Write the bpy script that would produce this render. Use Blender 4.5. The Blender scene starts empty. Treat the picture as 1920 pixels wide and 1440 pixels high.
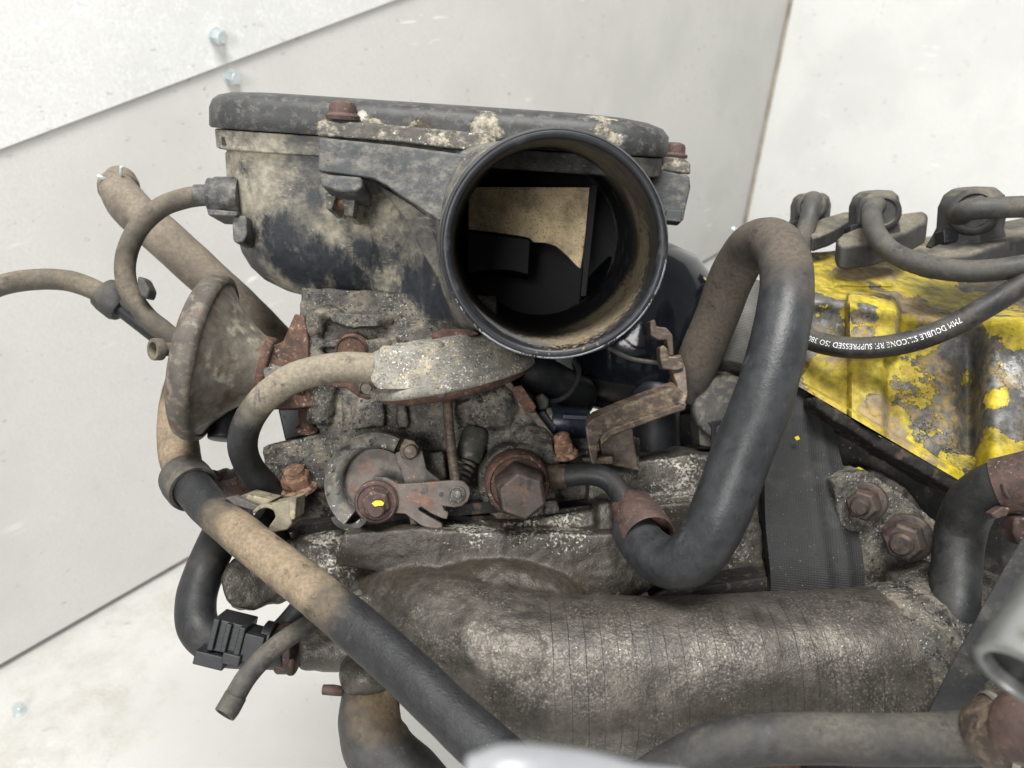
import bpy, bmesh, math, random
from mathutils import Vector, noise, Matrix
random.seed(7)
S = bpy.context.scene
COL = S.collection
# ---------------------------------------------------------------- camera, world, lamps, exposure
PITCH = math.radians(30.0)
F0 = 1450.0                       # focal length in photo pixels (1920 wide)
CAM = Vector((0, 0, 0.517))
R_, U_, F_ = Vector((1, 0, 0)), Vector((0, math.sin(PITCH), math.cos(PITCH))), Vector((0, math.cos(PITCH), -math.sin(PITCH)))
cd = bpy.data.cameras.new('camera'); cam = bpy.data.objects.new('camera', cd); COL.objects.link(cam)
cam.location = CAM; cam.rotation_euler = (math.pi/2 - PITCH, 0, 0)
cd.sensor_width = 36.0; cd.lens = 36.0*F0/1920.0; cd.clip_start = 0.005; cd.clip_end = 50
cd.dof.use_dof = True; cd.dof.focus_distance = 0.222; cd.dof.aperture_fstop = 22.0
S.camera = cam
wd = bpy.data.worlds.new('World'); S.world = wd; wd.use_nodes = True
bg = wd.node_tree.nodes['Background']; bg.inputs[0].default_value = (0.97, 0.985, 1.0, 1); bg.inputs[1].default_value = 0.29
def area(name, loc, target, size, power, colr):
    l = bpy.data.lights.new(name, 'AREA'); l.shape = 'RECTANGLE'; l.size = size[0]; l.size_y = size[1]; l.energy = power; l.color = colr
    o = bpy.data.objects.new(name, l); COL.objects.link(o); o.location = loc
    o.rotation_euler = (Vector(target)-Vector(loc)).to_track_quat('-Z', 'Y').to_euler(); return o
area('ceiling_lamp', (0.05, -0.05, 1.9), (0.0, 0.25, 0.40), (0.8, 0.55), 43, (1.0, 0.985, 0.955))
area('front_lamp', (-0.45, -1.05, 0.98), (0.0, 0.2, 0.44), (0.6, 0.5), 16, (1.0, 0.985, 0.96))
S.view_settings.view_transform = 'Standard'; S.view_settings.look = 'None'; S.view_settings.exposure = 0.12; S.view_settings.gamma = 1
S.cycles.use_denoising = True; S.cycles.max_bounces = 6

# ---------------------------------------------------------------- helpers (engine space: mm, x right, y up, z away from the lens)
def V(*a): return Vector(a)
def c(px, py, d): return Vector(((px-960)*d/F0, (720-py)*d/F0, d))
def world(v): return CAM + (R_*v.x + U_*v.y + F_*v.z)*0.001
def wp(px, py, d): return world(c(px, py, d))
def perp(a):
    a = a.normalized(); t = V(0, 1, 0) if abs(a.y) < .9 else V(1, 0, 0)
    u = a.cross(t).normalized(); return u, a.cross(u).normalized()
def spline(pts, n=10):
    P = [p[0] if isinstance(p, tuple) else p for p in pts]
    q = [P[0]*2-P[1]] + P + [P[-1]*2-P[-2]]
    out = []
    for i in range(1, len(q)-2):
        a, b, c2, d2 = q[i-1], q[i], q[i+1], q[i+2]
        for k in range(n):
            t = k/n
            out.append(0.5*((2*b)+(c2-a)*t+(2*a-5*b+4*c2-d2)*t*t+(3*b-a-3*c2+d2)*t**3))
    out.append(P[-1].copy()); return out
def lerp(a, b, t): return a+(b-a)*t
def sstep(a, b, x):
    t = max(0, min(1, (x-a)/(b-a))) if a != b else float(x > a); return t*t*(3-2*t)
def frames(path):
    T = [(path[min(i+1, len(path)-1)]-path[max(i-1, 0)]).normalized() for i in range(len(path))]
    u = perp(T[0])[0]; out = []
    for t in T:
        u = (u - t*u.dot(t)).normalized(); out.append((t, u, t.cross(u).normalized()))
    return out

class MB:
    def __init__(s): s.v = []; s.f = []
    def rings(s, rings, closed=False, cap=True):
        n = len(rings[0]); b = len(s.v)
        for r in rings: s.v += r
        m = len(rings)
        for i in range(m if closed else m-1):
            a0 = b+i*n; a1 = b+((i+1) % m)*n
            for k in range(n): s.f.append((a0+k, a0+(k+1) % n, a1+(k+1) % n, a1+k))
        if not closed and cap:
            s.f.append(tuple(range(b, b+n))); s.f.append(tuple(range(b+(m-1)*n, b+m*n)))
        return s
    def tube(s, pts, r, n=24, sub=10, bore=(0, 0), wob=0.0, flat=1.0):
        """pts cam-mm, r scalar or list; bore = wall fraction at (start,end) for open ends"""
        path = spline(pts, sub) if sub > 1 else list(pts); m = len(path)
        rr = r if isinstance(r, (list, tuple)) else [r]*len(pts)
        def rad(i):
            t = i/(m-1)*(len(rr)-1); k = min(int(t), len(rr)-2); e = t-k
            return lerp(rr[k], rr[k+1], e*e*(3-2*e))
        fr = frames(path); R = []
        for i, p in enumerate(path):
            t, u, w = fr[i]; ra = rad(i)
            q = p
            if wob: ra *= 1+wob*noise.noise(p*0.11); q = p+u*wob*ra*1.2*noise.noise(p*0.06+V(9, 0, 0))
            R.append([q+(u*math.cos(2*math.pi*k/n)+w*flat*math.sin(2*math.pi*k/n))*ra*(1+wob*.5*noise.noise(p*.3+V(k*.7, 3, 1))) for k in range(n)])
        def end(i, fr_, sgn, base):
            t, u, w = fr_; ra = rad(i); p = path[i]
            return [[p+t*sgn*dz+(u*math.cos(2*math.pi*k/n)+w*flat*math.sin(2*math.pi*k/n))*ra*f for k in range(n)] for dz, f in ((0.35, .96), (0.35, base+.05), (-.3, base), (-ra*1.6, base))]
        def rnd(i, fr_, sgn):
            t, u, w = fr_; ra = rad(i); p = path[i]
            return [[p+t*sgn*ra*dz+(u*math.cos(2*math.pi*k/n)+w*flat*math.sin(2*math.pi*k/n))*ra*f for k in range(n)] for dz, f in ((0.05, .97), (0.08, .9))]
        a = end(0, fr[0], -1, bore[0]) if bore[0] else rnd(0, fr[0], -1)
        z = end(m-1, fr[-1], 1, bore[1]) if bore[1] else rnd(m-1, fr[-1], 1)
        s.rings(a[::-1]+R+z); return s
    def lathe(s, o, axis, prof, n=32, closed=False, rot=0.0, squash=1.0):
        a = axis.normalized(); u, w = perp(a)
        s.rings([[o+a*h+(u*math.cos(rot+2*math.pi*k/n)+w*squash*math.sin(rot+2*math.pi*k/n))*max(r, .01) for k in range(n)] for r, h in prof], closed=closed); return s
    def hexa(s, o, axis, r, h, rot=0.0):
        return s.lathe(o, axis, [(r*.9, 0), (r, h*.08), (r, h*.86), (r*.86, h)], n=6, rot=rot)
    def prism(s, pts, d, t, dirv=None):
        dv = (dirv or V(0, 0, 1)).normalized()*t
        P = [c(p[0], p[1], p[2] if len(p) > 2 else d) for p in pts]
        return s.rings([P, [p+dv for p in P]])
    def box(s, o, ax, ay, az):
        """o centre, half-axis vectors"""
        r = []
        for z in (-1, 1): r.append([o+ax*x+ay*y+az*z for x, y in ((-1, -1), (1, -1), (1, 1), (-1, 1))])
        return s.rings(r)
    def ell(s, o, rx, ry, rz, n=20, m=12, ax=None):
        X, Y, Z = ax or (V(1, 0, 0), V(0, 1, 0), V(0, 0, 1))
        return s.rings([[o+Y*ry*math.sin(-math.pi/2+math.pi*(j+.02)/(m+.04))+(X*rx*math.cos(2*math.pi*k/n)+Z*rz*math.sin(2*math.pi*k/n))*math.cos(-math.pi/2+math.pi*(j+.02)/(m+.04)) for k in range(n)] for j in range(m+1)])
    def ribbon(s, pts, wd, th, sub=8, prof=None, nseg=1):
        """pts: list of (point, halfwidth vector); th thickness along the normal; prof(u in -1..1, s 0..1)-> extra offset"""
        A = spline([p[0] for p in pts], sub); B = spline([p[1] for p in pts], sub); m = len(A); R = []
        for i in range(m):
            t = (A[min(i+1, m-1)]-A[max(i-1, 0)]).normalized(); w = B[i]; nn = t.cross(w).normalized()
            if nn.z > 0: nn = -nn
            top = []; bot = []
            for k in range(nseg+1):
                u = -1+2*k/nseg; off = prof(u, i/(m-1)) if prof else 0
                top.append(A[i]+w*u+nn*(th*.5+off)); bot.append(A[i]+w*u+nn*(-th*.5+off))
            R.append(top+bot[::-1])
        return s.rings(R)
    def join(s, o):
        b = len(s.v); s.v += o.v; s.f += [tuple(i+b for i in f) for f in o.f]; return s
    def mesh(s, name, origin):
        bm = bmesh.new(); vs = [bm.verts.new(world(v)-origin) for v in s.v]
        for f in s.f:
            try: bm.faces.new([vs[i] for i in f])
            except ValueError: pass
        bmesh.ops.recalc_face_normals(bm, faces=bm.faces)
        me = bpy.data.meshes.new(name); bm.to_mesh(me); bm.free(); return me

def smooth(me, ang=38):
    me.shade_smooth(); me.set_sharp_from_angle(angle=math.radians(ang))
def origin_of(o):
    v = Vector((0, 0, 0))
    while o: v = v+o.location; o = o.parent
    return v
def obj(name, mb, m, parent=None, bevel=0, bseg=2, sub=0, ang=38, at=None):
    if parent is None:
        W = [world(v) for v in mb.v]
        org = Vector(((min(w.x for w in W)+max(w.x for w in W))/2, (min(w.y for w in W)+max(w.y for w in W))/2, min(w.z for w in W)))
    else: org = origin_of(parent)
    me = mb.mesh(name, org); smooth(me, ang)
    o = bpy.data.objects.new(name, me); COL.objects.link(o)
    if parent is None: o.location = org
    else: o.parent = parent
    me.materials.append(m)
    if bevel:
        b = o.modifiers.new('bevel', 'BEVEL'); b.width = bevel*.001; b.segments = bseg; b.limit_method = 'ANGLE'; b.angle_limit = math.radians(35); b.harden_normals = True
    if sub:
        b = o.modifiers.new('subsurf', 'SUBSURF'); b.levels = sub; b.render_levels = sub
    return o
def bake(o, disp=None, keep=True):
    """apply the modifiers; then push vertices along normals by disp(p in mm world) mm"""
    dg = bpy.context.evaluated_depsgraph_get(); dg.update()
    me = bpy.data.meshes.new_from_object(o.evaluated_get(dg)); o.modifiers.clear()
    old = o.data; mats = [m for m in old.materials]; o.data = me
    if not me.materials:
        for m in mats: me.materials.append(m)
    if disp:
        org = origin_of(o); nn = [v.normal.copy() for v in me.vertices]
        for v, q in zip(me.vertices, nn): v.co += q*(disp((v.co+org)*1000)*.001)
    me.shade_smooth(); return o
def cast(name, mb, m, parent=None, voxel=.8, it=6, disp=None):
    o = obj(name, mb, m, parent)
    r = o.modifiers.new('remesh', 'REMESH'); r.mode = 'VOXEL'; r.voxel_size = voxel*.001
    if it:
        k = o.modifiers.new('smooth', 'SMOOTH'); k.factor = .5; k.iterations = it
    return bake(o, disp or (lambda p: .55*noise.fractal(p*.10, 1, 2, 3)+.22*noise.noise(p*.45)+.10*noise.noise(p*1.1)))
def thing(name, label, cat, at, group=None):
    o = bpy.data.objects.new(name, None); COL.objects.link(o); o.empty_display_size = .01
    o.location = world(at); return tag(o, label, cat, group)
def tag(o, label, cat, group=None, kind=None):
    if label: o['label'] = label
    if cat: o['category'] = cat
    if group: o['group'] = group
    if kind: o['kind'] = kind
    return o

# ---------------------------------------------------------------- procedural materials
def mat(name, base, rough=.6, metal=0., layers=(), bumps=(), var=.3, varmm=5, spec=.36, coat=0):
    m = bpy.data.materials.new(name); m.use_nodes = True; nt = m.node_tree; N = nt.nodes; L = nt.links
    bs = N['Principled BSDF']; geo = N.new('ShaderNodeNewGeometry'); pos = geo.outputs['Position']
    def math_(op, a, b=None, clamp=False):
        n = N.new('ShaderNodeMath'); n.operation = op; n.use_clamp = clamp
        for i, x in enumerate((a, b)):
            if x is None: continue
            if isinstance(x, (int, float)): n.inputs[i].default_value = x
            else: L.new(x, n.inputs[i])
        return n.outputs[0]
    def tex(mm, detail=4, rgh=.55, dist=0., stretch=None, off=0., kind='noise'):
        src = pos
        if stretch or off:
            mp = N.new('ShaderNodeVectorMath'); mp.operation = 'MULTIPLY_ADD'; L.new(pos, mp.inputs[0])
            mp.inputs[1].default_value = stretch or (1, 1, 1); mp.inputs[2].default_value = (off, off*1.7, -off); src = mp.outputs[0]
        if kind == 'noise':
            n = N.new('ShaderNodeTexNoise'); n.inputs['Detail'].default_value = detail; n.inputs['Roughness'].default_value = rgh; n.inputs['Distortion'].default_value = dist
            n.inputs['Scale'].default_value = 1000/mm; L.new(src, n.inputs['Vector']); return n.outputs['Fac']
        n = N.new('ShaderNodeTexVoronoi'); n.feature = 'F1' if kind == 'cells' else 'DISTANCE_TO_EDGE'; n.inputs['Scale'].default_value = 1000/mm
        L.new(src, n.inputs['Vector']); return n.outputs['Distance']
    def rng(v, lo, hi, a=0., b=1.):
        n = N.new('ShaderNodeMapRange'); n.interpolation_type = 'SMOOTHSTEP'; L.new(v, n.inputs[0])
        for i, x in enumerate((lo, hi, a, b)): n.inputs[i+1].default_value = x
        return n.outputs[0]
    def mixc(f, a, b):
        n = N.new('ShaderNodeMix'); n.data_type = 'RGBA'; 
        if isinstance(f, (int, float)): n.inputs['Factor'].default_value = f
        else: L.new(f, n.inputs['Factor'])
        for k, x in ((6, a), (7, b)):
            if isinstance(x, tuple): n.inputs[k].default_value = (*x, 1)
            else: L.new(x, n.inputs[k])
        return n.outputs[2]
    def mixf(f, a, b):
        n = N.new('ShaderNodeMix'); L.new(f, n.inputs['Factor'])
        for k, x in ((2, a), (3, b)):
            if isinstance(x, (int, float)): n.inputs[k].default_value = x
            else: L.new(x, n.inputs[k])
        return n.outputs[0]
    col = tuple(base); rg = rough; mt = metal; h = None
    if var:
        v = tex(varmm, 4, .65, off=.37)
        k = rng(v, .3, .7, 1-var, 1+var)
        n = N.new('ShaderNodeVectorMath'); n.operation = 'SCALE'; n.inputs[0].default_value = base; L.new(k, n.inputs['Scale']); col = n.outputs[0]
    for i, l in enumerate(layers):
        v = tex(l.get('mm', 10), l.get('detail', 5), l.get('rgh', .58), l.get('dist', 0), l.get('stretch'), l.get('off', .13*(i+1)), l.get('kind', 'noise'))
        if 'spots' in l:
            best = None
            for (p, r) in l['spots']:
                d = N.new('ShaderNodeVectorMath'); d.operation = 'DISTANCE'; L.new(pos, d.inputs[0]); d.inputs[1].default_value = p
                f = rng(d.outputs['Value'], r*.0015, r*.0003, -.5, .5)
                best = f if best is None else math_('MAXIMUM', best, f)
            v = math_('ADD', v, math_('MULTIPLY', best, l.get('amt', .6)))
        if 'up' in l:
            sx = N.new('ShaderNodeSeparateXYZ'); L.new(geo.outputs['Normal'], sx.inputs[0])
            v = math_('ADD', v, math_('MULTIPLY', sx.outputs[2], l['up']))
        k = rng(v, l.get('lo', .5), l.get('hi', .6))
        if 'mod' in l:
            mm, lo, hi = l['mod']; k = math_('MULTIPLY', k, rng(tex(mm, 3, .5, off=2.3+i), lo, hi))
        if l.get('op', 1) != 1: k = math_('MULTIPLY', k, l['op'])
        lc = l['col']
        if l.get('var', .25):
            v2 = rng(tex(l.get('varmm', 2.5), 3, .6, off=.9+i), .3, .7, 1-l.get('var', .25), 1+l.get('var', .25))
            n = N.new('ShaderNodeVectorMath'); n.operation = 'SCALE'; n.inputs[0].default_value = lc; L.new(v2, n.inputs['Scale']); lc = n.outputs[0]
        col = mixc(k, col, lc)
        if 'rough' in l: rg = mixf(k, rg, l['rough'])
        if 'metal' in l: mt = mixf(k, mt, l['metal'])
        if 'h' in l:
            x = math_('MULTIPLY', k, l['h']*.001); h = x if h is None else math_('ADD', h, x)
    for b in bumps:
        x = math_('MULTIPLY', tex(b[0], b[2] if len(b) > 2 else 3, .6, off=.5, stretch=b[3] if len(b) > 3 else None, kind=b[4] if len(b) > 4 else 'noise'), b[1]*.001); h = x if h is None else math_('ADD', h, x)
    for s_, x in ((bs.inputs['Base Color'], col), (bs.inputs['Roughness'], rg), (bs.inputs['Metallic'], mt)):
        if isinstance(x, tuple): s_.default_value = (*x, 1)
        elif isinstance(x, (int, float)): s_.default_value = x
        else: L.new(x, s_)
    bs.inputs['Specular IOR Level'].default_value = spec; bs.inputs['Coat Weight'].default_value = coat
    if h is not None:
        b = N.new('ShaderNodeBump'); b.inputs['Strength'].default_value = 1; b.inputs['Distance'].default_value = 1; L.new(h, b.inputs['Height']); L.new(b.outputs[0], bs.inputs['Normal'])
    return m
def ray(px, py): return (R_*((px-960)/F0)+U_*((720-py)/F0)+F_)
def on_floor(px, py):
    r = ray(px, py); return CAM+r*(-CAM.z/r.z)
def sp(*l): return [(tuple(wp(a, b, d)), r) for a, b, d, r in l]

DUST = (.25, .222, .17); TAN = (.26, .21, .145); RUST = (.078, .043, .032); CRUST = (.50, .48, .42); DARK = (.028, .03, .033)
SPECK = dict(col=CRUST, mm=1.3, lo=.60, hi=.64, h=.06, rough=.8, mod=(14, .40, .56))
M = {}
M['plastic_dusty'] = mat('plastic_dusty', (.033, .036, .042), .5, layers=[
    dict(col=(.135, .128, .11), mm=8, lo=.34, hi=.60, rough=.8, rgh=.72, detail=7),
    dict(col=(.29, .265, .21), mm=11, lo=.44, hi=.66, rough=.9, rgh=.72, detail=7, amt=.22, spots=sp((470, 340, 250, 22), (520, 540, 258, 14), (660, 440, 252, 16), (740, 560, 258, 14), (700, 390, 248, 12), (560, 560, 262, 14))),
    dict(col=(.38, .35, .28), mm=2.2, lo=.54, hi=.66, rough=.9, detail=6, stretch=(1, .5, 3), mod=(16, .45, .6), op=.75),
    dict(col=(.024, .027, .033), mm=13, lo=.50, hi=.72, rough=.40, rgh=.78, detail=9, amt=.42, stretch=(1.5, 1, .8), spots=sp((505, 440, 254, 11), (540, 465, 255, 14), (575, 490, 257, 14), (615, 515, 258, 14), (655, 535, 260, 12), (800, 525, 250, 14), (835, 560, 246, 12), (442, 510, 260, 12), (462, 550, 264, 13), (700, 480, 256, 9), (580, 370, 247, 6)))],
    bumps=[(1.2, .05), (.5, .03)], var=.3)
M['plastic_shroud'] = mat('plastic_shroud', (.040, .043, .046), .55, layers=[
    dict(col=(.14, .134, .12), mm=4, rgh=.8, lo=.40, hi=.66, rough=.85, detail=6, stretch=(1, 1, 1.5), mod=(14, .32, .5)),
    dict(col=(.025, .027, .032), mm=10, lo=.6, hi=.66, rough=.4, amt=.4, spots=sp((612, 285, 232, 4), (865, 320, 232, 6)))], bumps=[(1., .04)])
M['lid_paint'] = mat('lid_paint', (.036, .037, .037), .5, layers=[
    dict(col=(.085, .082, .075), mm=3, rgh=.8, lo=.5, hi=.62, rough=.7, detail=3),
    dict(col=(.22, .20, .16), mm=6, lo=.54, hi=.62, rough=.95, detail=8, rgh=.74, h=-.08, var=.6, varmm=1.8, amt=.40, stretch=(.6, 1, 1),
         spots=sp((620, 248, 238, 6), (700, 245, 238, 6), (780, 255, 238, 6), (915, 235, 238, 6), (1130, 240, 242, 6), (1150, 262, 242, 5))),
    dict(col=(.42, .40, .36), mm=2.5, lo=.58, hi=.68, rough=.9, detail=7, rgh=.72, amt=.4, spots=sp((680, 216, 238, 2.5), (900, 262, 238, 4), (1160, 262, 242, 4), (640, 262, 238, 3))),
    dict(col=(.03, .022, .016), mm=2.5, lo=.63, hi=.66, amt=.5, spots=sp((800, 235, 238, 5), (700, 262, 238, 5)), op=.8)],
    bumps=[(.7, .05), (3, .05)], var=.25)
M['lid_flange'] = mat('lid_flange', (.05, .05, .047), .6, layers=[
    dict(col=(.23, .21, .17), mm=5, lo=.42, hi=.58, rough=.95, detail=8, rgh=.74, h=-.08, var=.6, varmm=1.5, stretch=(.6, 1, 1)),
    dict(col=(.07, .062, .052), mm=5, lo=.48, hi=.60, detail=8, rgh=.75), dict(col=(.5, .48, .43), mm=2.5, lo=.62, hi=.68, detail=6)], bumps=[(.8, .08)])
M['snout'] = mat('snout', (.012, .013, .016), .42, layers=[
    dict(col=(.032, .033, .036), mm=5, lo=.5, hi=.7, rough=.6, detail=6),
    dict(col=(.20, .16, .10), mm=1.0, lo=.50, hi=.66, rough=.95, detail=4, h=.05, amt=.42, spots=sp((1130, 590, 212, 20), (1190, 490, 215, 18), (1060, 620, 205, 16), (1160, 400, 225, 12), (1110, 560, 235, 18))),
    dict(col=(.11, .113, .115), mm=2.5, lo=.50, hi=.66, rough=.7, detail=7, rgh=.7, stretch=(.6, 1.4, 1.4), amt=.5, spots=sp((920, 600, 205, 8), (960, 625, 202, 8), (1000, 640, 200, 7)), op=.8)], bumps=[(1.5, .05)], var=.2)
M['snout_edge'] = mat('snout_edge', (.03, .032, .036), .28, layers=[dict(col=(.36, .38, .41), mm=.8, lo=.52, hi=.62, detail=4, amt=.7, stretch=(2.2, .7, .7), rough=.35, spots=sp((1080, 668, 184, 13), (950, 630, 184, 11), (1190, 610, 184, 10), (1240, 520, 184, 6), (880, 560, 184, 6)))], bumps=[(.8, .08, 3, (2, .5, .5))])
M['nut_dark'] = mat('nut_dark', (.062, .05, .043), .55, .3, layers=[dict(col=(.10, .06, .045), mm=4, lo=.5, hi=.66, rgh=.7), dict(col=(.03, .027, .026), mm=4, lo=.5, hi=.64, rgh=.7)], bumps=[(.6, .06, 4)], var=.25)
M['strap'] = mat('strap', (.017, .018, .019), .6, layers=[dict(col=(.05, .048, .042), mm=8, lo=.5, hi=.7, rgh=.7), dict(col=(.14, .125, .1), mm=.8, lo=.64, hi=.7, mod=(12, .44, .6))], bumps=[(.7, .06)], var=.3)
M['black_plastic'] = mat('black_plastic', (.014, .015, .017), .45, layers=[dict(col=(.06, .055, .045), mm=1.2, lo=.62, hi=.7, rough=.9, mod=(10, .4, .6))], bumps=[(.6, .05)])
M['inner_black'] = mat('inner_black', (.006, .0062, .007), .5, bumps=[(.8, .05)], var=.3, spec=.25)
M['brass'] = mat('brass', (.68, .54, .33), .45, .25, layers=[dict(col=(.42, .34, .22), mm=12, lo=.4, hi=.6), dict(col=(.16, .11, .05), mm=.55, lo=.56, hi=.66, rough=.8, detail=3, op=.8),
    dict(col=(.20, .15, .08), mm=8, lo=.5, hi=.9, amt=.4, op=.6, spots=sp((1075, 400, 266, 6), (1072, 430, 266, 5)))], bumps=[(.5, .04)], var=.12)  # darker spots paint a soft vertical shadow streak on the flap
M['rust'] = mat('rust', RUST, .85, layers=[dict(col=(.15, .082, .052), mm=2.5, lo=.5, hi=.66, detail=6, rgh=.74), dict(col=(.045, .03, .027), mm=4, lo=.5, hi=.64, detail=6, rgh=.7), dict(col=(.29, .235, .175), mm=1.4, lo=.58, hi=.68, mod=(9, .42, .58))], bumps=[(.9, .16, 5), (3, .15)], var=.35)
M['rust_red'] = mat('rust_red', (.066, .040, .034), .65, layers=[dict(col=(.105, .068, .054), mm=3, lo=.52, hi=.66, rgh=.7), dict(col=(.04, .03, .028), mm=4, lo=.52, hi=.65, rgh=.7), dict(col=(.25, .2, .16), mm=1, lo=.62, hi=.68, mod=(9, .42, .58))], bumps=[(.7, .06, 4)], var=.3)
M['rust_orange'] = mat('rust_orange', (.20, .112, .072), .85, layers=[dict(col=(.36, .25, .175), mm=2, lo=.52, hi=.72, up=.12), dict(col=(.10, .048, .03), mm=2.5, lo=.54, hi=.66)], bumps=[(.8, .1, 5)], var=.3)
M['rust_brown_steel'] = mat('rust_brown_steel', (.072, .055, .043), .55, .2, layers=[dict(col=(.165, .125, .09), mm=5, lo=.5, hi=.70, up=.08, stretch=(1, 2, 2), rgh=.72), dict(col=(.13, .065, .035), mm=5, lo=.60, hi=.72, rgh=.72), dict(col=(.04, .034, .03), mm=5, lo=.58, hi=.68)], bumps=[(1., .07, 5)], var=.3)
M['lever_steel'] = mat('lever_steel', (.105, .09, .08), .58, .3, layers=[dict(col=(.14, .078, .058), mm=5, lo=.5, hi=.64, rgh=.7), dict(col=(.05, .047, .045), mm=8, lo=.52, hi=.62), dict(col=(.3, .26, .2), mm=.8, lo=.66, hi=.7)], bumps=[(.6, .04, 4)], var=.25)
M['grimy_steel'] = mat('grimy_steel', (.105, .10, .093), .6, .25, layers=[dict(col=(.17, .15, .12), mm=4, lo=.5, hi=.65), dict(col=(.03, .03, .03), mm=4, lo=.58, hi=.66), SPECK], bumps=[(.8, .08, 5)], var=.3)
M['casting'] = mat('casting', (.055, .051, .044), .6, .1, layers=[
    dict(col=(.155, .137, .108), mm=8, lo=.44, hi=.64, rough=.8, detail=6, rgh=.7),
    dict(col=(.018, .018, .018), mm=7, lo=.50, hi=.64, rough=.35, detail=6, rgh=.7),
    dict(col=(.24, .225, .19), mm=.8, lo=.54, hi=.66, rough=.85, h=.10, mod=(9, .38, .60)),
    dict(col=(.58, .57, .54), mm=.75, lo=.63, hi=.68, h=.10, rough=.6, mod=(12, .38, .54)),
    dict(col=(.012, .012, .012), mm=1.1, lo=.60, hi=.68, h=-.12)], bumps=[(.6, .16, 4), (1.6, .35, 3)], var=.4)
M['casting_crust'] = mat('casting_crust', (.10, .092, .078), .65, .1, layers=[
    dict(col=(.05, .044, .036), mm=9, lo=.50, hi=.60, rough=.6, detail=6),
    dict(col=(.36, .34, .29), mm=1.3, lo=.52, hi=.62, rough=.85, h=.12, mod=(10, .42, .56)),
    dict(col=(.62, .61, .57), mm=1.0, lo=.60, hi=.65, h=.1, mod=(13, .45, .58)),
    dict(col=(.17, .10, .06), mm=4, lo=.60, hi=.68, mod=(18, .5, .62))], bumps=[(.9, .2, 4), (3, .25, 3)], var=.35)
PIPE_LAYERS = [
    dict(col=(.042, .037, .031), mm=13, lo=.44, hi=.64, rough=.42, metal=.15, detail=6, rgh=.7),
    dict(col=(.21, .193, .168), mm=.7, lo=.46, hi=.76, rough=.45, metal=.5, mod=(15, .38, .60), rgh=.6),
    dict(col=(.04, .036, .031), mm=.8, lo=.52, hi=.70, rough=.5, h=-.06, op=.6),
    dict(col=(.62, .61, .58), mm=.6, lo=.68, hi=.73, mod=(18, .42, .6))]
M['manifold'] = mat('manifold', (.075, .067, .057), .42, .45, layers=PIPE_LAYERS+[
    dict(col=(.034, .028, .021), mm=6, lo=.38, hi=.62, rough=.42, metal=.05, rgh=.7, amt=.5, op=.95, spots=sp((650, 1040, 232, 8), (700, 1040, 228, 12), (780, 1060, 226, 12), (880, 1070, 224, 12), (980, 1080, 224, 12), (1080, 1070, 226, 13), (1180, 1040, 230, 12), (1000, 1030, 228, 12), (860, 1030, 230, 10), (1270, 960, 236, 10))),
    dict(col=(.42, .40, .35), mm=.9, lo=.53, hi=.68, rough=.8, h=.1, amt=.24, mod=(5, .38, .56), spots=sp((620, 1010, 235, 10), (900, 985, 232, 9), (980, 980, 232, 9), (1060, 990, 232, 9), (860, 985, 232, 8), (1380, 1030, 230, 9), (620, 1060, 232, 8), (1280, 900, 245, 12)))],
    bumps=[(1.2, .20, 3), (.5, .10, 3)], var=.45, varmm=7)
M['white_crust'] = mat('white_crust', (.19, .18, .155), .8, .05, layers=[dict(col=(.33, .285, .205), mm=7, lo=.5, hi=.66, rgh=.72), dict(col=(.06, .058, .055), mm=.8, lo=.52, hi=.66, rgh=.7), dict(col=(.66, .65, .62), mm=.75, lo=.55, hi=.66, h=.1, mod=(10, .40, .58))], bumps=[(.8, .12, 4)], var=.3)
def hose(name, base, dust, lo, hi, up=.12, spots=None, amt=.3, rough=.55, bump=.05, mm=11):
    base = tuple(x*.74 for x in base); dust = tuple(x*.92 for x in dust)
    mid = tuple(a*.55+b*.45 for a, b in zip(base, dust))
    l = [dict(col=mid, mm=mm*1.3, lo=lo-.16, hi=hi+.14, rough=.8, detail=6, rgh=.72, up=up*.6, var=.2, off=.71, **(dict(spots=[(p, r*1.9) for p, r in spots], amt=amt) if spots else {})),
         dict(col=dust, mm=mm, lo=lo-.10, hi=hi+.14, rough=.92, detail=7, rgh=.66, up=up, var=.2, varmm=1.2, **(dict(spots=spots, amt=amt) if spots else {})),
         dict(col=tuple(x*1.6 for x in dust), mm=.8, lo=.67, hi=.72, rough=.9, mod=(14, .46, .62)), dict(col=tuple(x*2.4 for x in base), mm=4, lo=.60, hi=.70, rough=.8, detail=6, rgh=.7, stretch=(1.5, .8, .35), op=.6), dict(col=tuple(x*.4 for x in base), mm=6, lo=.56, hi=.72, op=.7, rgh=.75)]
    return mat(name, base, rough, 0, layers=l, bumps=[(.7, bump*1.5, 4), (3, bump*2.4, 4)], var=.3, varmm=6)
M['hose_dusty'] = hose('hose_dusty', (.062, .056, .048), (.165, .14, .105), .46, .66)
M['hose_tan'] = hose('hose_tan', (.115, .098, .08), (.21, .175, .135), .46, .66)
M['hose_grey'] = hose('hose_grey', (.040, .041, .041), (.11, .10, .082), .54, .68)
M['hose_black'] = hose('hose_black', (.019, .021, .023), (.055, .05, .043), .58, .74, up=.04, rough=.45)
M['hose_vac'] = hose('hose_vac', (.024, .026, .027), (.22, .19, .145), .48, .62, up=.1, spots=sp((690, 680, 216, 12), (640, 682, 216, 12), (590, 688, 216, 12), (545, 705, 218, 10), (510, 728, 220, 8)), amt=.6)
M['hose_diag'] = hose('hose_diag', (.022, .023, .025), (.22, .17, .115), .50, .62, up=0, spots=sp((445, 990, 218, 8), (480, 1022, 214, 8), (515, 1052, 210, 8), (550, 1080, 206, 8), (585, 1108, 202, 7), (325, 790, 258, 12), (335, 850, 252, 9)), amt=.55, bump=.14)
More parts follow.
